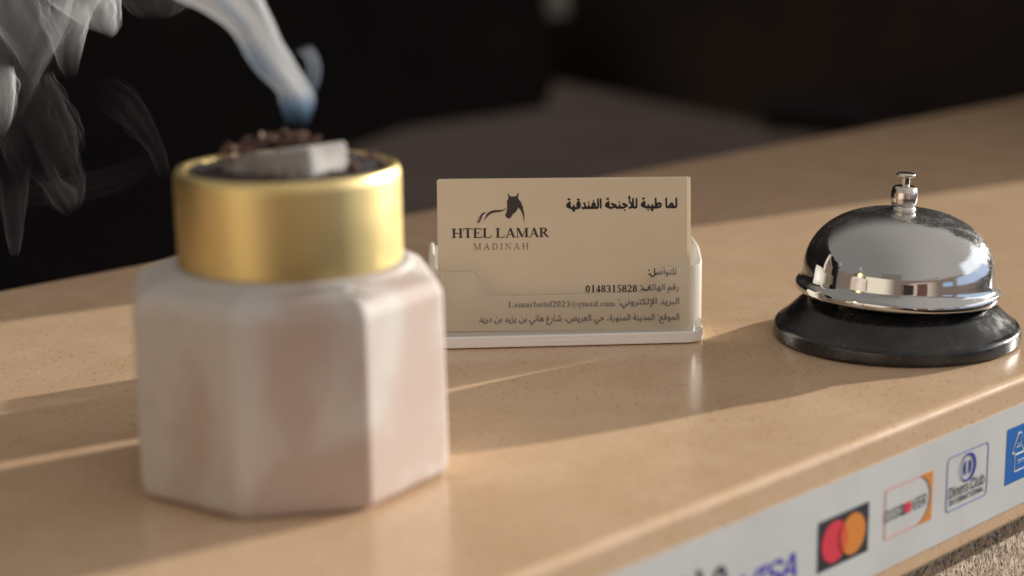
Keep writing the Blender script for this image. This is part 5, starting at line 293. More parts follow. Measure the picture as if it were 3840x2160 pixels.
M_chrome = principled('dusty_chrome', (.66, .66, .67), .05, 1.0, build=b_chrome)
M_nickel = principled('brushed_nickel', rough=.22, metal=1.0, build=plain_var((.66, .60, .54), (.72, .66, .60), 300))
def b_black(t, b):
    c = t.coord(); fine = t.smooth(t.noise(c, 1300, 2, .7), .58, .70); cl = t.smooth(t.noise(c, 90, 4, .7), .4, .75)
    k = t.math('MULTIPLY', t.math('ADD', t.math('MULTIPLY', fine, .42), .06), cl)
    t.put(b.inputs['Base Color'], t.mix(k, (.012, .012, .013), (.30, .29, .27))); t.put(b.inputs['Roughness'], t.smooth(cl, 0, 1, .2, .36))
M_black = principled('black_enamel', rough=.25, spec=.55, build=b_black)
M_copper = principled('dark_copper', (.20, .075, .05), .4, .8)
def b_marble(t, b):
    c = t.coord(); n = t.noise(t.mapping(c, (1, 1, .8)), 21, 4, .5, .6); n2 = t.noise(c, 60, 4, .6)
    col = t.mix(t.smooth(n, .46, .60, 0, .62), (.58, .53, .49), (.46, .32, .265))
    col = t.mix(t.smooth(n2, .58, .72, 0, .3), col, (.42, .33, .28))
    t.put(b.inputs['Base Color'], col); t.put(b.inputs['Normal'], t.bump(t.noise(c, 120, 4), .06, .001))
M_marble = principled('pinkish_white_stone', rough=.6, spec=.22, build=b_marble, Subsurface_Weight=.12, Subsurface_Scale=.004)
def b_gold(t, b):
    c = t.coord(); n = t.noise(c, 60, 3); t.put(b.inputs['Base Color'], t.mix(n, (.82, .635, .27), (.85, .68, .34)))
    t.put(b.inputs['Roughness'], t.math('ADD', t.smooth(t.noise(c, 40, 3), .3, .7, .38, .46), t.smooth(t.noise(t.mapping(c, (1, 1, 1.6), (.4, 0, 0)), 130, 5, .7), .56, .72, 0, .14)))
M_gold = principled('satin_gold_metal', rough=.28, metal=1.0, build=b_gold)
M_ash = principled('dark_ash', rough=.95, build=plain_var((.02, .017, .016), (.07, .05, .045), 260, .8, .001))
M_coal = principled('ash_covered_charcoal', rough=.95, build=plain_var((.24, .215, .20), (.40, .375, .355), 90, .3, .0006))
M_chip = principled('incense_wood', rough=.7, build=plain_var((.05, .028, .02), (.26, .13, .09), 500, .4))
M_desk = principled('dark_wood_desk', rough=.55, build=plain_var((.10, .072, .062), (.13, .095, .08), 6))
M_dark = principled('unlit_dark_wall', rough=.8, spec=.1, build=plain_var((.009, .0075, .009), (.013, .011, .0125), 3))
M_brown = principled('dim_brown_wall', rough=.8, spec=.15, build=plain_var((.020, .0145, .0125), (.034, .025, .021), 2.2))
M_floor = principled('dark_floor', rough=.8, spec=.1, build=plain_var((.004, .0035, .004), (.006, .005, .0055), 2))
M_pale = principled('pale_grey_plain', (.42, .42, .38), .5)
def plastic(name, opac, opac_side, white, rough=.25):
    mt, t, out = material(name)
    tr = t.new('ShaderNodeBsdfTransparent'); tr.inputs[0].default_value = (1, 1, 1, 1)
    tl = t.new('ShaderNodeBsdfTranslucent'); tl.inputs[0].default_value = (*white, 1)
    df = t.new('ShaderNodeBsdfDiffuse'); df.inputs[0].default_value = (*white, 1)
    gl = t.new('ShaderNodeBsdfGlossy'); gl.inputs['Roughness'].default_value = rough
    m1 = t.new('ShaderNodeMixShader'); m1.inputs[0].default_value = .25; t.l.new(df.outputs[0], m1.inputs[1]); t.l.new(tl.outputs[0], m1.inputs[2])
    m2 = t.new('ShaderNodeMixShader'); ax = t.new('ShaderNodeSeparateXYZ'); t.l.new(t.coord(), ax.inputs[0]); t.put(m2.inputs[0], t.smooth(t.math('ABSOLUTE', ax.outputs[0]), 0.0425, .0482, opac, opac_side)); t.l.new(tr.outputs[0], m2.inputs[1]); t.l.new(m1.outputs[0], m2.inputs[2])
    fr = t.new('ShaderNodeFresnel'); fr.inputs[0].default_value = 1.49
    m3 = t.new('ShaderNodeMixShader'); t.put(m3.inputs[0], t.math('MULTIPLY', fr.outputs[0], .55)); t.l.new(m2.outputs[0], m3.inputs[1]); t.l.new(gl.outputs[0], m3.inputs[2])
    t.l.new(m3.outputs[0], out.inputs['Surface'])
    return mt
M_frost = plastic('frosted_clear_plastic', .14, .55, (1, .95, .86), .35)
M_slab = principled('piped_light_plastic', rough=.2, build=plain_var((.94, .92, .89), (.97, .95, .93), 120))  # opaque white stands in for light piped through the clear plate

# ------------------------------------------------------------------ setting: dark back office behind the counter
AZ = radians(45.4); E_ = Vector((sin(AZ), cos(AZ), 0)); N_ = Vector((cos(AZ), -sin(AZ), 0))   # along the counter, and out of its front face
D_FRONT, D_BACK, SLAB = -.2890, -.6620, .0520
MC = Matrix(((E_.x, -N_.x, 0, 0), (E_.y, -N_.y, 0, 0), (0, 0, 1, 0), (0, 0, 0, 1)))             # local x along the counter, y to the back, z up
def slabbox(name, x0, x1, y0, y1, z0, z1, mt):
    bm = bmesh.new(); add_box(bm, x0, x1, y0, y1, z0, z1); return from_bm(name, bm, mt, M=MC)
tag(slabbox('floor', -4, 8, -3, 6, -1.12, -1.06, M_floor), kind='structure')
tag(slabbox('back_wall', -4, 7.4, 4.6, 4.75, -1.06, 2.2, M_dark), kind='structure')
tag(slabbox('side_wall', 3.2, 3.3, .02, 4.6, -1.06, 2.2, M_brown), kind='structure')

# ------------------------------------------------------------------ counter
counter = empty('reception_counter', Matrix.Identity(4), 'beige speckled reception counter with a rounded front edge, under everything', 'counter')
prof = [(-D_BACK, 0), (-D_BACK, -SLAB), (-D_FRONT, -SLAB), (-D_FRONT, 0)]
bm = bmesh.new(); L0, L1 = -.75, 1.32
a = [bm.verts.new((L0, y, z)) for y, z in prof]; b = [bm.verts.new((L1, y, z)) for y, z in prof]
bm.faces.new(a); bm.faces.new(b[::-1])
for i in range(4): bm.faces.new((a[i], b[i], b[(i+1) % 4], a[(i+1) % 4]))
bevel(from_bm('worktop', bm, M_counter, counter, M=MC), .0025, 5)
bm = bmesh.new(); add_box(bm, L0+.01, L1-.01, -D_FRONT+.016, -D_BACK-.016, -1.05, -SLAB-.0005)
from_bm('front_panel', bm, M_granite, counter, M=MC)

# ------------------------------------------------------------------ payment sticker strip on the counter's front face
MS = Matrix(((E_.x, 0, N_.x, 0), (E_.y, 0, N_.y, 0), (0, 1, 0, 0), (0, 0, 0, 1)))               # local x along, y up, z out of the face
MS.translation = N_*(D_FRONT + .0003)
strip = empty('payment_sign', MS, 'white sticker strip of payment card logos along the counter front', 'sticker')
def flat(name, loops, mt, parent, lift, thick=.00002):
    me = fill_mesh(name, loops, thick)
    return link(name, me, mt, parent, M=T(0, 0, lift))
flat('backing', [mm(rounded(150, 640, -45.2, -9.2, .6))], M_vinyl, strip, 0, .00012)
def outline(x0, x1, y0, y1, r, w, n=6): return [mm(rounded(x0, x1, y0, y1, r, n)), mm(rounded(x0+w, x1-w, y0+w, y1-w, max(r-w, .05), n))]
L1_, L2_, L3_ = .0002, .0003, .0004
# two overlapping discs on a dark square
lg = flat('disc_logo', [mm(rounded(408.9, 434.8, -36, -20.1, .3))], M_grey, strip, L1_)
flat('red_disc', [mm(circ(417.2, -28.1, 6.5))], M_red, lg, .0001); flat('orange_disc', [mm(circ(426.4, -28.1, 6.5))], M_orange, lg, .0002)
h = 4.6; w = math.sqrt(6.5**2-h**2); al = math.atan2(w, h)
lens = [(417.2+6.5*cos(-al+2*al*k/14), -28.1+6.5*sin(-al+2*al*k/14)) for k in range(15)]+[(426.4+6.5*cos(pi-al+2*al*k/14), -28.1+6.5*sin(pi-al+2*al*k/14)) for k in range(15)]
flat('overlap', [mm(lens)], M_mid, lg, .0003)
# outlined card with an orange swoosh
lg = flat('swoosh_logo', outline(443.5, 469.7, -35.3, -19.0, .3, .5, 2), M_salmon, strip, L1_)
sw = [(469.7, -19.0), (463.2, -19.0)]+[(460.5+8.3*sin(radians(20+160*k/20)), -27.0+8.0*cos(radians(20+160*k/20))) for k in range(21)]+[(461.5, -35.3), (469.7, -35.3)]
flat('orange_swoosh', [mm(sw)], M_orange, lg, .0001)
flat('lettering', glyphs('discover_a', .99, .83, 443.9, -25.7)+glyphs('discover_b', 1.0, .83, 458.2, -25.7), M_grey, lg, .0002)
flat('red_dot', [mm(circ(455.75, -27.6, 1.9, 2.0))], M_red, lg, .0003)
# rounded card with a ring emblem
lg = flat('ring_logo', outline(478.2, 503.3, -36, -17.3, 2, .55), M_blue, strip, L1_)
flat('ring_emblem', [mm(circ(490.8, -23.2, 4.8)), mm(circ(490.3, -23.2, 4.0, 4.1))], M_navy, lg, .0001)
half = lambda s: [(490.35+s*(.55+2.2*cos(radians(-75+150*k/12))*.8), -23.2+2.7*sin(radians(-75+150*k/12))) for k in range(13)]
flat('emblem_halves', [mm(half(1)), mm(half(-1))], M_navy, lg, .0001)
flat('lettering', glyphs('dinersclub', .99, .85, 480.0, -27.6)+glyphs('international', 1.0, .85, 480.2, -32.0), M_grey, lg, .0001)
# blue card with outlined white letters
lg = flat('blue_logo', [mm(rounded(514.6, 540.5, -36, -16.3, .2))], M_sky, strip, L1_)
flat('lettering', glyphs('am', 1.2, 1.03, 518.2, -18.7)+glyphs('ex', 1.25, .94, 520.0, -26.0), M_white, lg, .0001)
flat('letter_fill', glyphs('am_in', 1.12, .84, 518.85, -19.36)+glyphs('ex_in', 1.165, .75, 520.65, -26.66), M_sky, lg, .0002)
flat('blue_lettering', glyphs('visa', 1.07, .98, 373, -25.6), M_violet, strip, L1_)
flat('grey_lettering', glyphs('mada', 1.2, 1.2, 337, -18.2), M_grey, strip, L1_)

# ------------------------------------------------------------------ dark pillar on the counter, its shadow falls along the back of the worktop
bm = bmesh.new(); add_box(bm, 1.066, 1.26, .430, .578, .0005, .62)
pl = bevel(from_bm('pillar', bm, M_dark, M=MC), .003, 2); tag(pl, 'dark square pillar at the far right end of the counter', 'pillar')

# ------------------------------------------------------------------ brown desk and pale object far behind
desk = empty('office_desk', T(0, 0, 0), 'out of focus dark brown desk behind and below the counter', 'desk')
DK = [(0.069, 2.745), (0.049, 2.424), (-0.136, 2.238), (-0.202, 2.035), (-0.149, 1.628), (0.223, 1.603), (0.463, 1.973), (0.361, 2.162)]
bm = bmesh.new(); prism(bm, DK[::-1], -.19, -.15); from_bm('desk_top', bm, M_desk, desk)
bm = bmesh.new(); prism(bm, [(.12+(x-.12)*.94, 2.0+(y-2.0)*.94) for x, y in DK[::-1]], -1.055, -.191); from_bm('desk_body', bm, M_desk, desk)
bm = bmesh.new(); add_box(bm, -.06, .06, -.04, .04, 0, .035); o = from_bm('black_object', bm, M_dark, M=T(0.378, 2.201, -.1495)@RZ(-.3)); bevel(o, .012, 3)
tag(o, 'small black blurred object lying on the right end of the brown desk', 'black_object')  # unidentified black blob, its kind not known
bm = bmesh.new(); lathe(bm, fillet([(0, 0), (.026, 0), (.034, .004), (.04, .085), (.037, .085), (.031, .01), (0, .008)], .004), 32)
tag(from_bm('blurred_object', bm, M_pale, smooth=True, M=T(0.097, 3.963, -.15)), 'pale grey out of focus object standing beyond the brown desk', 'blurred_object')  # unidentified pale blur, its round vessel shape made up
bm = bmesh.new(); add_box(bm, -1.25, -.015, -.2, .25, -.91, .10); o = from_bm('dark_block', bm, M_dark, M=T(0.097, 4.043, -.15)); tag(o, 'black block added behind the brown desk to darken the background', 'dark_block')  # added block that blackens the zone left of the desk

# ------------------------------------------------------------------ incense burner
MB_ = T(-.0637, .4905, 0)
burner = empty('incense_burner', MB_, 'octagonal pinkish white stone incense burner with a gold metal bowl', 'incense burner')
bm = bmesh.new(); Rv = .0462; a0 = radians(-56.5)
def octo(s, z): return [bm.verts.new((Rv*s*cos(a0+k*pi/4), Rv*s*sin(a0+k*pi/4), z)) for k in range(8)]
lv = [octo(.955, 0), octo(.99, .0022), octo(1.0, .007), octo(.985, .0535), octo(.94, .0572), octo(.70, .0612)]
for A, B in zip(lv, lv[1:]):
    for k in range(8): bm.faces.new((A[k], A[(k+1) % 8], B[(k+1) % 8], B[k]))
bm.faces.new(lv[0][::-1]); bm.faces.new(lv[-1])
bevel(from_bm('stone_body', bm, M_marble, burner), .0019, 4, 12)
ZB, ZT = .0605, .0880
bm = bmesh.new(); lathe(bm, fillet([(.026, .0590), (.0340, .0590), (.0344, .0600), (.0338, .0610), (.0325, .0614), (.026, .0614)], .0009, 4), 96)
from_bm('stone_collar', bm, M_marble, burner, True, M=T(.0019, 0, 0))
bm = bmesh.new()
lathe(bm, fillet([(0, ZB), (.0307, ZB), (.0313, ZB+.001), (.0313, ZT-.0020), (.0304, ZT), (.0288, ZT), (.0278, ZT-.001), (.0272, ZT-.007), (0, ZT-.007)], .0022, 5), 96)
from_bm('gold_bowl', bm, M_gold, burner, True, M=T(.0019, 0, 0))
bm = bmesh.new(); n = 40
g = [[bm.verts.new((.0274*i/8*cos(2*pi*k/n), .0274*i/8*sin(2*pi*k/n), ZT-.0006+.0010*noise.noise(Vector((.0274*i/8*cos(2*pi*k/n)*200, .0274*i/8*sin(2*pi*k/n)*200, 1))))) for k in range(n)] for i in range(1, 9)]
for A, B in zip(g, g[1:]):
    for k in range(n): bm.faces.new((A[k], A[(k+1) % n], B[(k+1) % n], B[k]))
bm.faces.new(g[0])
from_bm('ash_bed', bm, M_ash, burner, True, M=T(.0019, 0, 0))
# charcoal block
bm = bmesh.new(); prism(bm, rounded(-.0145, .0145, -.0108, .0108, .0028, 5), 0, .0086)
bmesh.ops.subdivide_edges(bm, edges=bm.edges[:], cuts=3, use_grid_fill=True)
for v in bm.verts: v.co += Vector((noise.noise(v.co*260), noise.noise(v.co*260+Vector((9, 0, 0))), noise.noise(v.co*260+Vector((0, 9, 0)))))*.00025
coal = bevel(from_bm('charcoal_block', bm, M_coal, M=T(-.0612, .4862, ZT-.0036)@RZ(radians(-26))@RY(radians(-9))@RX(radians(-3))), .0009, 3, 40)
tag(coal, 'ash grey charcoal block glowing white on its sunlit end, on the gold bowl', 'charcoal')
# incense chips: one chip, copied
bm = bmesh.new()
for k in range(7):
    t = -1+2*k/6; ang = t*1.1; r = .0016
    c = Vector((r*sin(ang)*1.3, 0, r*cos(ang))); w = .0011*(1-.5*abs(t))+.0002; th = .0003
    for y, s in ((-w, -1), (w, -1), (w, 1), (-w, 1)): bm.verts.new(c+Vector((th*s*sin(ang), y+.0003*sin(3*t), th*s*cos(ang))))
bm.verts.ensure_lookup_table()
for k in range(6):
    for i in range(4): bm.faces.new((bm.verts[4*k+i], bm.verts[4*k+(i+1) % 4], bm.verts[4*k+4+(i+1) % 4], bm.verts[4*k+4+i]))
bm.faces.new([bm.verts[i] for i in (3, 2, 1, 0)]); bm.faces.new([bm.verts[24+i] for i in range(4)])
chip0 = from_bm('incense_chip', bm, M_chip); first = True
def chip(p, s, label, group):
    global first
    o = chip0 if first else chip0.copy()
    if not first: COL.objects.link(o)
    first = False
    o.matrix_world = T(*p)@Matrix.Rotation(random.uniform(0, 6.28), 4, 'Z')@RX(random.uniform(-1, 1))@RY(random.uniform(-.9, .9))@Matrix.Diagonal((s*random.uniform(.7, 1.7), s*random.uniform(.5, 1.3), s*random.uniform(.45, 1.0), 1))
    tag(o, label, 'incense chip', group)
for i in range(80):
    q = random.random(); rr = .0125*math.sqrt(random.random()); th = random.uniform(0, 2*pi)
    px, py = -.0682+rr*cos(th)*1.35, .4895+rr*sin(th)*.8
    hgt = .0050*(1-(rr/.0125)**1.4)*random.uniform(.5, 1)
    chip((px, py, ZT+.0048+(px+.064)*.17+hgt), random.uniform(.4, .85), 'small curled dark wood chip heaped on top of the smoking charcoal', 'incense chips heaped on the charcoal')
for i in range(9):
    th = random.uniform(-1.9, .5); rr = random.uniform(.020, .0265)
    chip((-.0615+rr*cos(th), .4925+rr*sin(th), ZT+.0002), random.uniform(.7, 1.1), 'small reddish wood chip lying in the ash inside the gold rim', 'incense chips in the ash')

chip((-0.0397, 0.4536, .0585), 1.0, 'single dark wood chip fallen on the white stone shoulder below the gold bowl', None)

# ------------------------------------------------------------------ card holder and business cards
YAW = radians(2.6)
MH = T(.0197, .6205, 0)@RZ(YAW)
holder = empty('card_holder', MH, 'frosted clear plastic card holder with a notched front', 'card holder')
HW, HD, RC, TH, ZS = .0490, .0270, .0062, .0021, .0046
def plan(s):
    """outer wall line: s in mm from the left back corner round the front to the right back corner -> point, outward normal"""
    side = HD-RC; arc = RC*pi/2; front = 2*(HW-RC)
    if s < side: return Vector((-HW, HD-s, 0)), Vector((-1, 0, 0))
    s -= side
    if s < arc: t = s/RC; return Vector((-HW+RC-RC*cos(t), RC-RC*sin(t), 0)), Vector((-cos(t), -sin(t), 0))
    s -= arc
    if s < front: return Vector((-HW+RC+s, 0, 0)), Vector((0, -1, 0))
    s -= front
    if s < arc: t = s/RC; return Vector((HW-RC+RC*sin(t), RC-RC*cos(t), 0)), Vector((sin(t), -cos(t), 0))
    s -= arc; return Vector((HW, RC+s, 0)), Vector((1, 0, 0))
S_ALL = 2*(HD-RC)+RC*pi+2*(HW-RC)
def top_h(p):
    x, y = p.x, p.y
    if y < .0005:
        d = (x+HW)*1000
        k = sstep((d-14.8)/7.0)*(1-sstep((d-77.2)/6.6)); return .0283-.0092*k
    return .0283+.0052*sstep(y/.016)
bm = bmesh.new(); NS = 220; rows = []
for i in range(NS+1):
    p, nrm = plan(S_ALL*i/NS); z1 = top_h(p); r = .0007
    q = p-nrm*TH
    sec = [p+Vector((0, 0, ZS+.0001)), p+Vector((0, 0, z1-r)), p-nrm*r*.4+Vector((0, 0, z1-r*.3)), p-nrm*r+Vector((0, 0, z1)), q+nrm*r+Vector((0, 0, z1)), q+nrm*r*.4+Vector((0, 0, z1-r*.3)), q+Vector((0, 0, z1-r)), q+Vector((0, 0, ZS+.0001))]
    rows.append([bm.verts.new(v) for v in sec])
for A, B in zip(rows, rows[1:]):
    for k in range(7): bm.faces.new((A[k], B[k], B[k+1], A[k+1]))
bm.faces.new(rows[0]); bm.faces.new(rows[-1][::-1])
from_bm('front_wall', bm, M_frost, holder, True)
bm = bmesh.new(); prism(bm, rounded(-HW-.0006, HW+.0006, -.0012, HD+.001, RC+.0008, 8), .0003, ZS)
base = bevel(from_bm('base_plate', bm, M_slab, holder), .0006, 2)
bm = bmesh.new(); add_box(bm, -HW+TH, HW-TH, HD-.0022, HD-.0002, ZS+.0002, .0325)
o = bevel(from_bm('back_wall', bm, M_frost, holder), .0006, 2)
bm = bmesh.new(); prism(bm, rounded(-.0115, .0115, .0012, .0019, .0003, 3), -.0001, .00012)
from_bm('moulded_mark', bm, M_slab, holder, M=T(0, -.0012, .0008)@RX(pi/2))

LEAN = radians(8.5)
MCARD = MH@T(-.0012, .0042, ZS+.0002)@RZ(radians(-1.6))@RX(-LEAN)@RY(radians(.35))
CW, CH, CT = .0898, .0545, .00042
def card_bm():
    bm = bmesh.new(); add_box(bm, -CW/2, CW/2, 0, CT, 0, CH)
    bm.faces.ensure_lookup_table(); bmesh.ops.recalc_face_normals(bm, faces=bm.faces)
    for f in bm.faces: f.material_index = 0 if abs(f.normal.y) > .9 else 1
    return bm
card = from_bm('business_card', card_bm(), [M_card, M_cardedge], M=MCARD)
tag(card, 'cream business card with horse emblem and Arabic and English print, front of the stack', 'business card')
for i in range(4):
    c = card.copy(); COL.objects.link(c); c.matrix_world = MCARD@T(.00035*(i+1)+.0004*random.uniform(-.5, 1), (i+1)*(CT+.0003), .0004*random.uniform(-.2, .9))
    tag(c, 'plain cream card standing behind the printed front card, only its edges showing', 'business card', 'cards behind the front card')
MP = Matrix(((1, 0, 0, -CW/2), (0, 0, -1, -.00005), (0, 1, 0, CH), (0, 0, 0, 1)))               # print: x right, y up from the top left corner, on the front face
def printed(name, loops, mt): return link(name, fill_mesh(name, loops), mt, card, M=MP)
for nm, key, mt in (('english_name', 'hotel', M_ink), ('city_name', 'madinah', M_ink), ('arabic_title', 'title', M_ink_black), ('contact_heading', 'contact', M_ink_black), ('phone_number', 'phone', M_ink_black),
                ('phone_heading', 'phoneword', M_ink_black), ('email_address', 'email', M_ink_black), ('email_heading', 'emailword', M_ink_black), ('street_address', 'address', M_ink_black)):
    printed(nm, glyphs(key), mt)
def horse(L): return mm([(11.27+.009247*x, -(3.33+.009247*y)) for x, y in L])
HORSE = [[(1520, 145), (1560, 205), (1590, 250), (1615, 285), (1640, 297), (1720, 293), (1815, 300), (1860, 255), (1895, 215), (1925, 145), (1940, 180), (1938, 240), (1925, 300), (1917, 350), (1930, 395), (1985, 455), (2035, 535), (2075, 630), (2105, 730), (2130, 850), (2150, 970), (2160, 1090), (2158, 1200), (2148, 1318), (2136, 1310), (2128, 1200), (2110, 1090), (2080, 990), (2040, 890), (1990, 805), (1945, 750), (1912, 735), (1900, 775), (1875, 830), (1835, 885), (1790, 930), (1730, 975), (1685, 1020), (1655, 1075), (1630, 1120), (1595, 1148), (1545, 1152), (1500, 1135), (1455, 1100), (1425, 1065), (1413, 1030), (1420, 990), (1445, 940), (1470, 870), (1487, 780), (1495, 690), (1492, 600), (1482, 530), (1487, 470), (1510, 430), (1540, 385), (1540, 340), (1530, 260)],
         [(1470, 708), (1440, 770), (1400, 818), (1340, 855), (1260, 882), (1160, 900), (1060, 912), (960, 925), (890, 945), (830, 980), (770, 1025), (710, 1085), (650, 1150), (600, 1200), (562, 1250), (560, 1235), (600, 1160), (640, 1080), (680, 1000), (730, 940), (790, 890), (860, 852), (950, 825), (1050, 820), (1160, 820), (1260, 815), (1330, 805), (1390, 780), (1430, 745)],
         [(712, 922), (670, 908), (620, 900), (560, 910), (510, 940), (470, 985), (440, 1040), (420, 1110), (400, 1180), (375, 1245), (345, 1290), (318, 1316), (350, 1326), (395, 1315), (430, 1275), (460, 1220), (485, 1150), (515, 1075), (550, 1010), (595, 965), (650, 935)],
         [(422, 1002), (395, 1040), (375, 1110), (350, 1180), (320, 1230), (268, 1272), (310, 1265), (345, 1240), (370, 1190), (390, 1120), (405, 1060)]]
printed('horse_emblem', [horse(L) for L in HORSE], M_ink)

# ------------------------------------------------------------------ service bell
K = 1.035
bell = empty('service_bell', T(.1392, .6290, 0), 'chrome dome service bell on a flared black base', 'service bell')
def sc(P): return [(r*K/1000, z*K/1000) for r, z in P]
bm = bmesh.new()
lathe(bm, fillet(sc([(0, .2), (41.8, .2), (42.6, .9), (42.4, 4.6), (41.6, 5.6), (40.6, 6.1), (38.0, 8.4), (34.0, 12.2), (30.5, 14.4), (26, 15.2), (24, 14.6), (22, 12), (0, 12)]), .0009, 4), 128)
from_bm('base', bm, M_black, bell, True)
TILT = T(0, 0, .018)@RY(radians(2.4))@RX(radians(-.8))@T(0, 0, -.018)
P = [(33.0, 16.2), (34.8, 15.8), (35.3, 16.4), (35.4, 17.8), (35.1, 18.8), (34.4, 19.5), (33.7, 20.3), (33.3, 21.8)]
for k in range(1, 25):
    t = k/24*pi/2; r = 33.2*max(cos(t), 0)**.78; z = 22.0+23.4*sin(t)**.97
    P.append((max(r, 0), z))
P[-1] = (0, 45.4)
inner = [(max(r-1.0, 0), z-.8) for r, z in P[7:]][::-1]+[(31.9, 20), (33.0, 16.2)]
bm = bmesh.new(); lathe(bm, fillet(sc(P+inner), .0004, 2), 128)
dome = from_bm('dome', bm, M_chrome, bell, True, M=TILT)
bm = bmesh.new(); lathe(bm, fillet(sc([(0, 44.3), (4.3, 44.6), (4.4, 45.6), (3.9, 46.0), (3.95, 46.5), (4.4, 47.2), (4.65, 49.2), (4.55, 51.2), (4.1, 52.8), (3.4, 53.4), (0, 53.4)]), .0004, 3), 48)
from_bm('collar', bm, M_nickel, bell, True, M=TILT)
bm = bmesh.new(); lathe(bm, fillet(sc([(0, 53.0), (1.55, 53.0), (1.55, 56.4), (3.0, 56.5), (3.35, 56.9), (3.3, 57.5), (2.6, 57.9), (0, 58.0)]), .0003, 3), 40)
from_bm('plunger', bm, M_nickel, bell, True, M=TILT)
bm = bmesh.new(); lathe(bm, sc([(0, 12.02), (20, 12.02), (20, 13.4), (3, 13.6), (3, 40), (0, 40)]), 40); from_bm('striker', bm, M_copper, bell, True)

# ------------------------------------------------------------------ incense smoke: thin folded sheets of smoke, as thick to the eye as the sheet is seen edge on
def smoke_mat(name):
    mt, t, out = material(name)
    den = t.new('ShaderNodeAttribute'); den.attribute_name = 'sheet_depth'
    blu = t.new('ShaderNodeAttribute'); blu.attribute_name = 'blueness'
    geo = t.new('ShaderNodeNewGeometry'); dot = t.new('ShaderNodeVectorMath', operation='DOT_PRODUCT')
    t.l.new(geo.outputs['Normal'], dot.inputs[0]); t.l.new(geo.outputs['Incoming'], dot.inputs[1])
    cs = t.math('MAXIMUM', t.math('ABSOLUTE', dot.outputs['Value']), .17)
    alpha = t.math('SUBTRACT', 1.0, t.math('EXPONENT', t.math('MULTIPLY', t.math('DIVIDE', den.outputs['Fac'], cs), -1.0)))
    col = t.mix(blu.outputs['Fac'], (.92, .92, .93), (.20, .38, .62))
    df = t.new('ShaderNodeBsdfDiffuse'); tl = t.new('ShaderNodeBsdfTranslucent'); tr = t.new('ShaderNodeBsdfTransparent')
    t.put(df.inputs[0], col); t.put(tl.inputs[0], col)
    m1 = t.new('ShaderNodeMixShader'); m1.inputs[0].default_value = .5; t.l.new(df.outputs[0], m1.inputs[1]); t.l.new(tl.outputs[0], m1.inputs[2])
    m2 = t.new('ShaderNodeMixShader'); t.put(m2.inputs[0], alpha); t.l.new(tr.outputs[0], m2.inputs[1]); t.l.new(m1.outputs[0], m2.inputs[2])
    t.l.new(m2.outputs[0], out.inputs['Surface'])
    return mt
M_smoke = smoke_mat('smoke_haze')
smoke = empty('incense_smoke', T(-.06, .49, .095), 'white and bluish smoke drifting up and left from the incense', 'smoke')
def cr(P, t):
    n = len(P)-1; i = min(int(t*n), n-1); u = t*n-i
    p0, p1, p2, p3 = P[max(i-1, 0)], P[i], P[i+1], P[min(i+2, n)]
    return .5*((2*p1)+(p2-p0)*u+(2*p0-5*p1+4*p2-p3)*u*u+(3*p1-p0-3*p2+p3)*u**3)
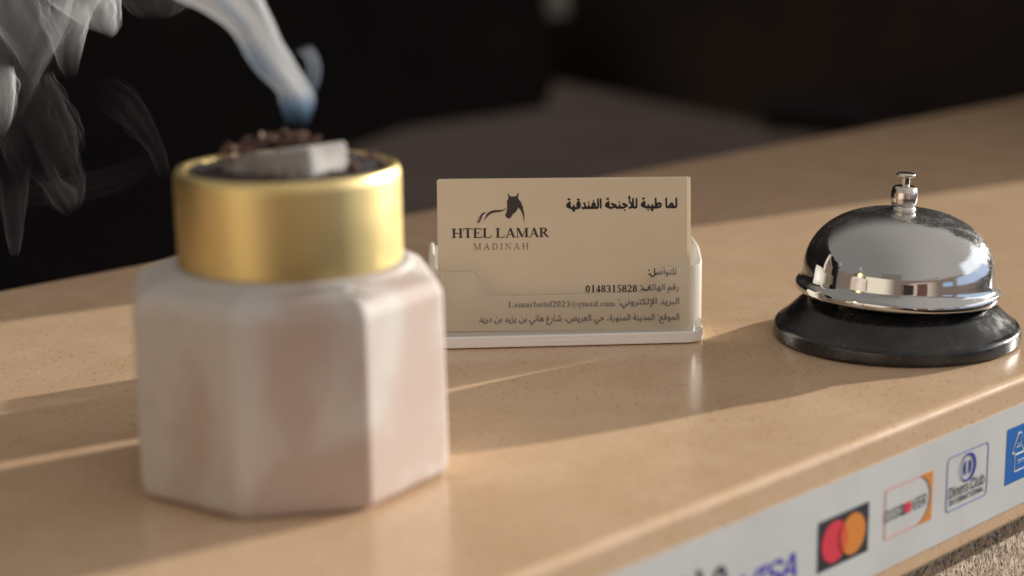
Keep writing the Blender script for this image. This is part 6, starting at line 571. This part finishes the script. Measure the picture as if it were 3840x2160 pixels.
def ribbon(name, key, dens, depth=.35, seg=64, n=130, fold=.3, fade=(0, 0), side=0.0, blue=None, streak=.6, seed=0.0, warp=.12):
    """a flattened sleeve of smoke swept along two edge lines; side > 0 thickens its right fold and thins the left"""
    A = [Vector(p[:3]) for p in SMOKE[key]]; B = [Vector(p[3:]) for p in SMOKE[key]]
    bm = bmesh.new(); rows = []; D = []; BL = []
    for i in range(n+1):
        t = i/n; a, b = cr(A, t), cr(B, t); c = (a+b)/2; w = (b-a)/2; W = w.length
        f = (sstep(t/fade[0]) if fade[0] else 1)*(sstep((1-t)/fade[1]) if fade[1] else 1)
        ring = []
        for k in range(seg):
            q = 2*pi*k/seg; x, y = cos(q), sin(q)*depth
            y += fold*(1-x*x)+.35*depth*noise.noise(Vector((x*1.6+seed, y*2, t*3+seed)))
            j = 1+warp*noise.noise(Vector((cos(q)*1.3+seed, sin(q)*1.3, t*4.5+seed*3)))
            ring.append(bm.verts.new(c+w*x*j+Vector((0, W*y*j, 0))))
            s = noise.noise(Vector((cos(q)*3.2+seed, sin(q)*3.2+seed, t*1.6)))+.6*noise.noise(Vector((cos(q)*8, sin(q)*8+seed, t*2.6)))
            s = max(.06, 1+streak*1.5*s)
            D.append(dens*f*s*max(.08, 1+side*x)); BL.append(blue(c+w*x, x, t) if blue else .12)
        rows.append(ring)
    for P_, Q in zip(rows, rows[1:]):
        for k in range(seg): bm.faces.new((P_[k], P_[(k+1) % seg], Q[(k+1) % seg], Q[k]))
    o = from_bm(name, bm, M_smoke, smoke, True, recalc=False); o.matrix_parent_inverse = smoke.matrix_world.inverted()
    for nm, V in (('sheet_depth', D), ('blueness', BL)):
        at = o.data.attributes.new(nm, 'FLOAT', 'POINT'); at.data.foreach_set('value', V)
    return o
def plume_blue(p, x, t):
    t *= 13/11
    low = sstep((.40-t)/.30)
    return max(.10, .95*low, .6*sstep(1-abs(t-.50)/.28)*sstep((-x+.6)/1.2), .7*sstep(1-abs(x+.15-(t-.8))/.22)*sstep((t-.62)/.1))
ribbon('plume', 'plume', .34, .30, fold=.25, blue=plume_blue, fade=(.25, .22), streak=.75, warp=.05)
ribbon('curl', 'curl', .12, .6, fade=(.6, .25), blue=lambda p, x, t: .85-.55*t, streak=.3, warp=.04)
for key, dens, fade, depth, side, streak, seed in (('drift', .038, (.2, .7), .5, .1, .9, 1.3), ('veil', .038, (.2, .6), .4, -.3, .9, 2.1), ('lobe', .11, (.25, .35), .35, .55, .6, 3.7), ('fold', .09, (.25, .45), .3, .4, .7, 4.2),
        ('tail', .05, (.2, .45), .35, .2, .6, 5.5), ('edge', .10, (.3, .5), .5, .5, .5, 6.1), ('low', .0045, (.5, .12), .3, .3, .9, 7.7), ('strand', .0065, (.5, .1), .4, 0, .8, 8.2), ('arc', .0028, (.4, .1), .3, .3, .8, 9.4),
        ('top', .010, (.3, .25), .3, .3, .8, 10.1), ('thread', .007, (.4, .3), .4, 0, .9, 11.9), ('haze', .006, (.1, .5), .5, 0, .9, 12.6), ('wave', .0018, (.4, .3), .3, 0, .9, 13.3)):
    for k, kd in enumerate((.38, .34, .3, .26)):                 # loose layers of each sheet, so its edges feather
        ribbon('wisp', key, dens*kd, depth*(1+.3*k), fade=(fade[0], min(.95, fade[1]*(1+.35*k))), side=side*.7, streak=streak, seed=seed+.3*k, warp=.12+.13*k, seg=56, n=100)
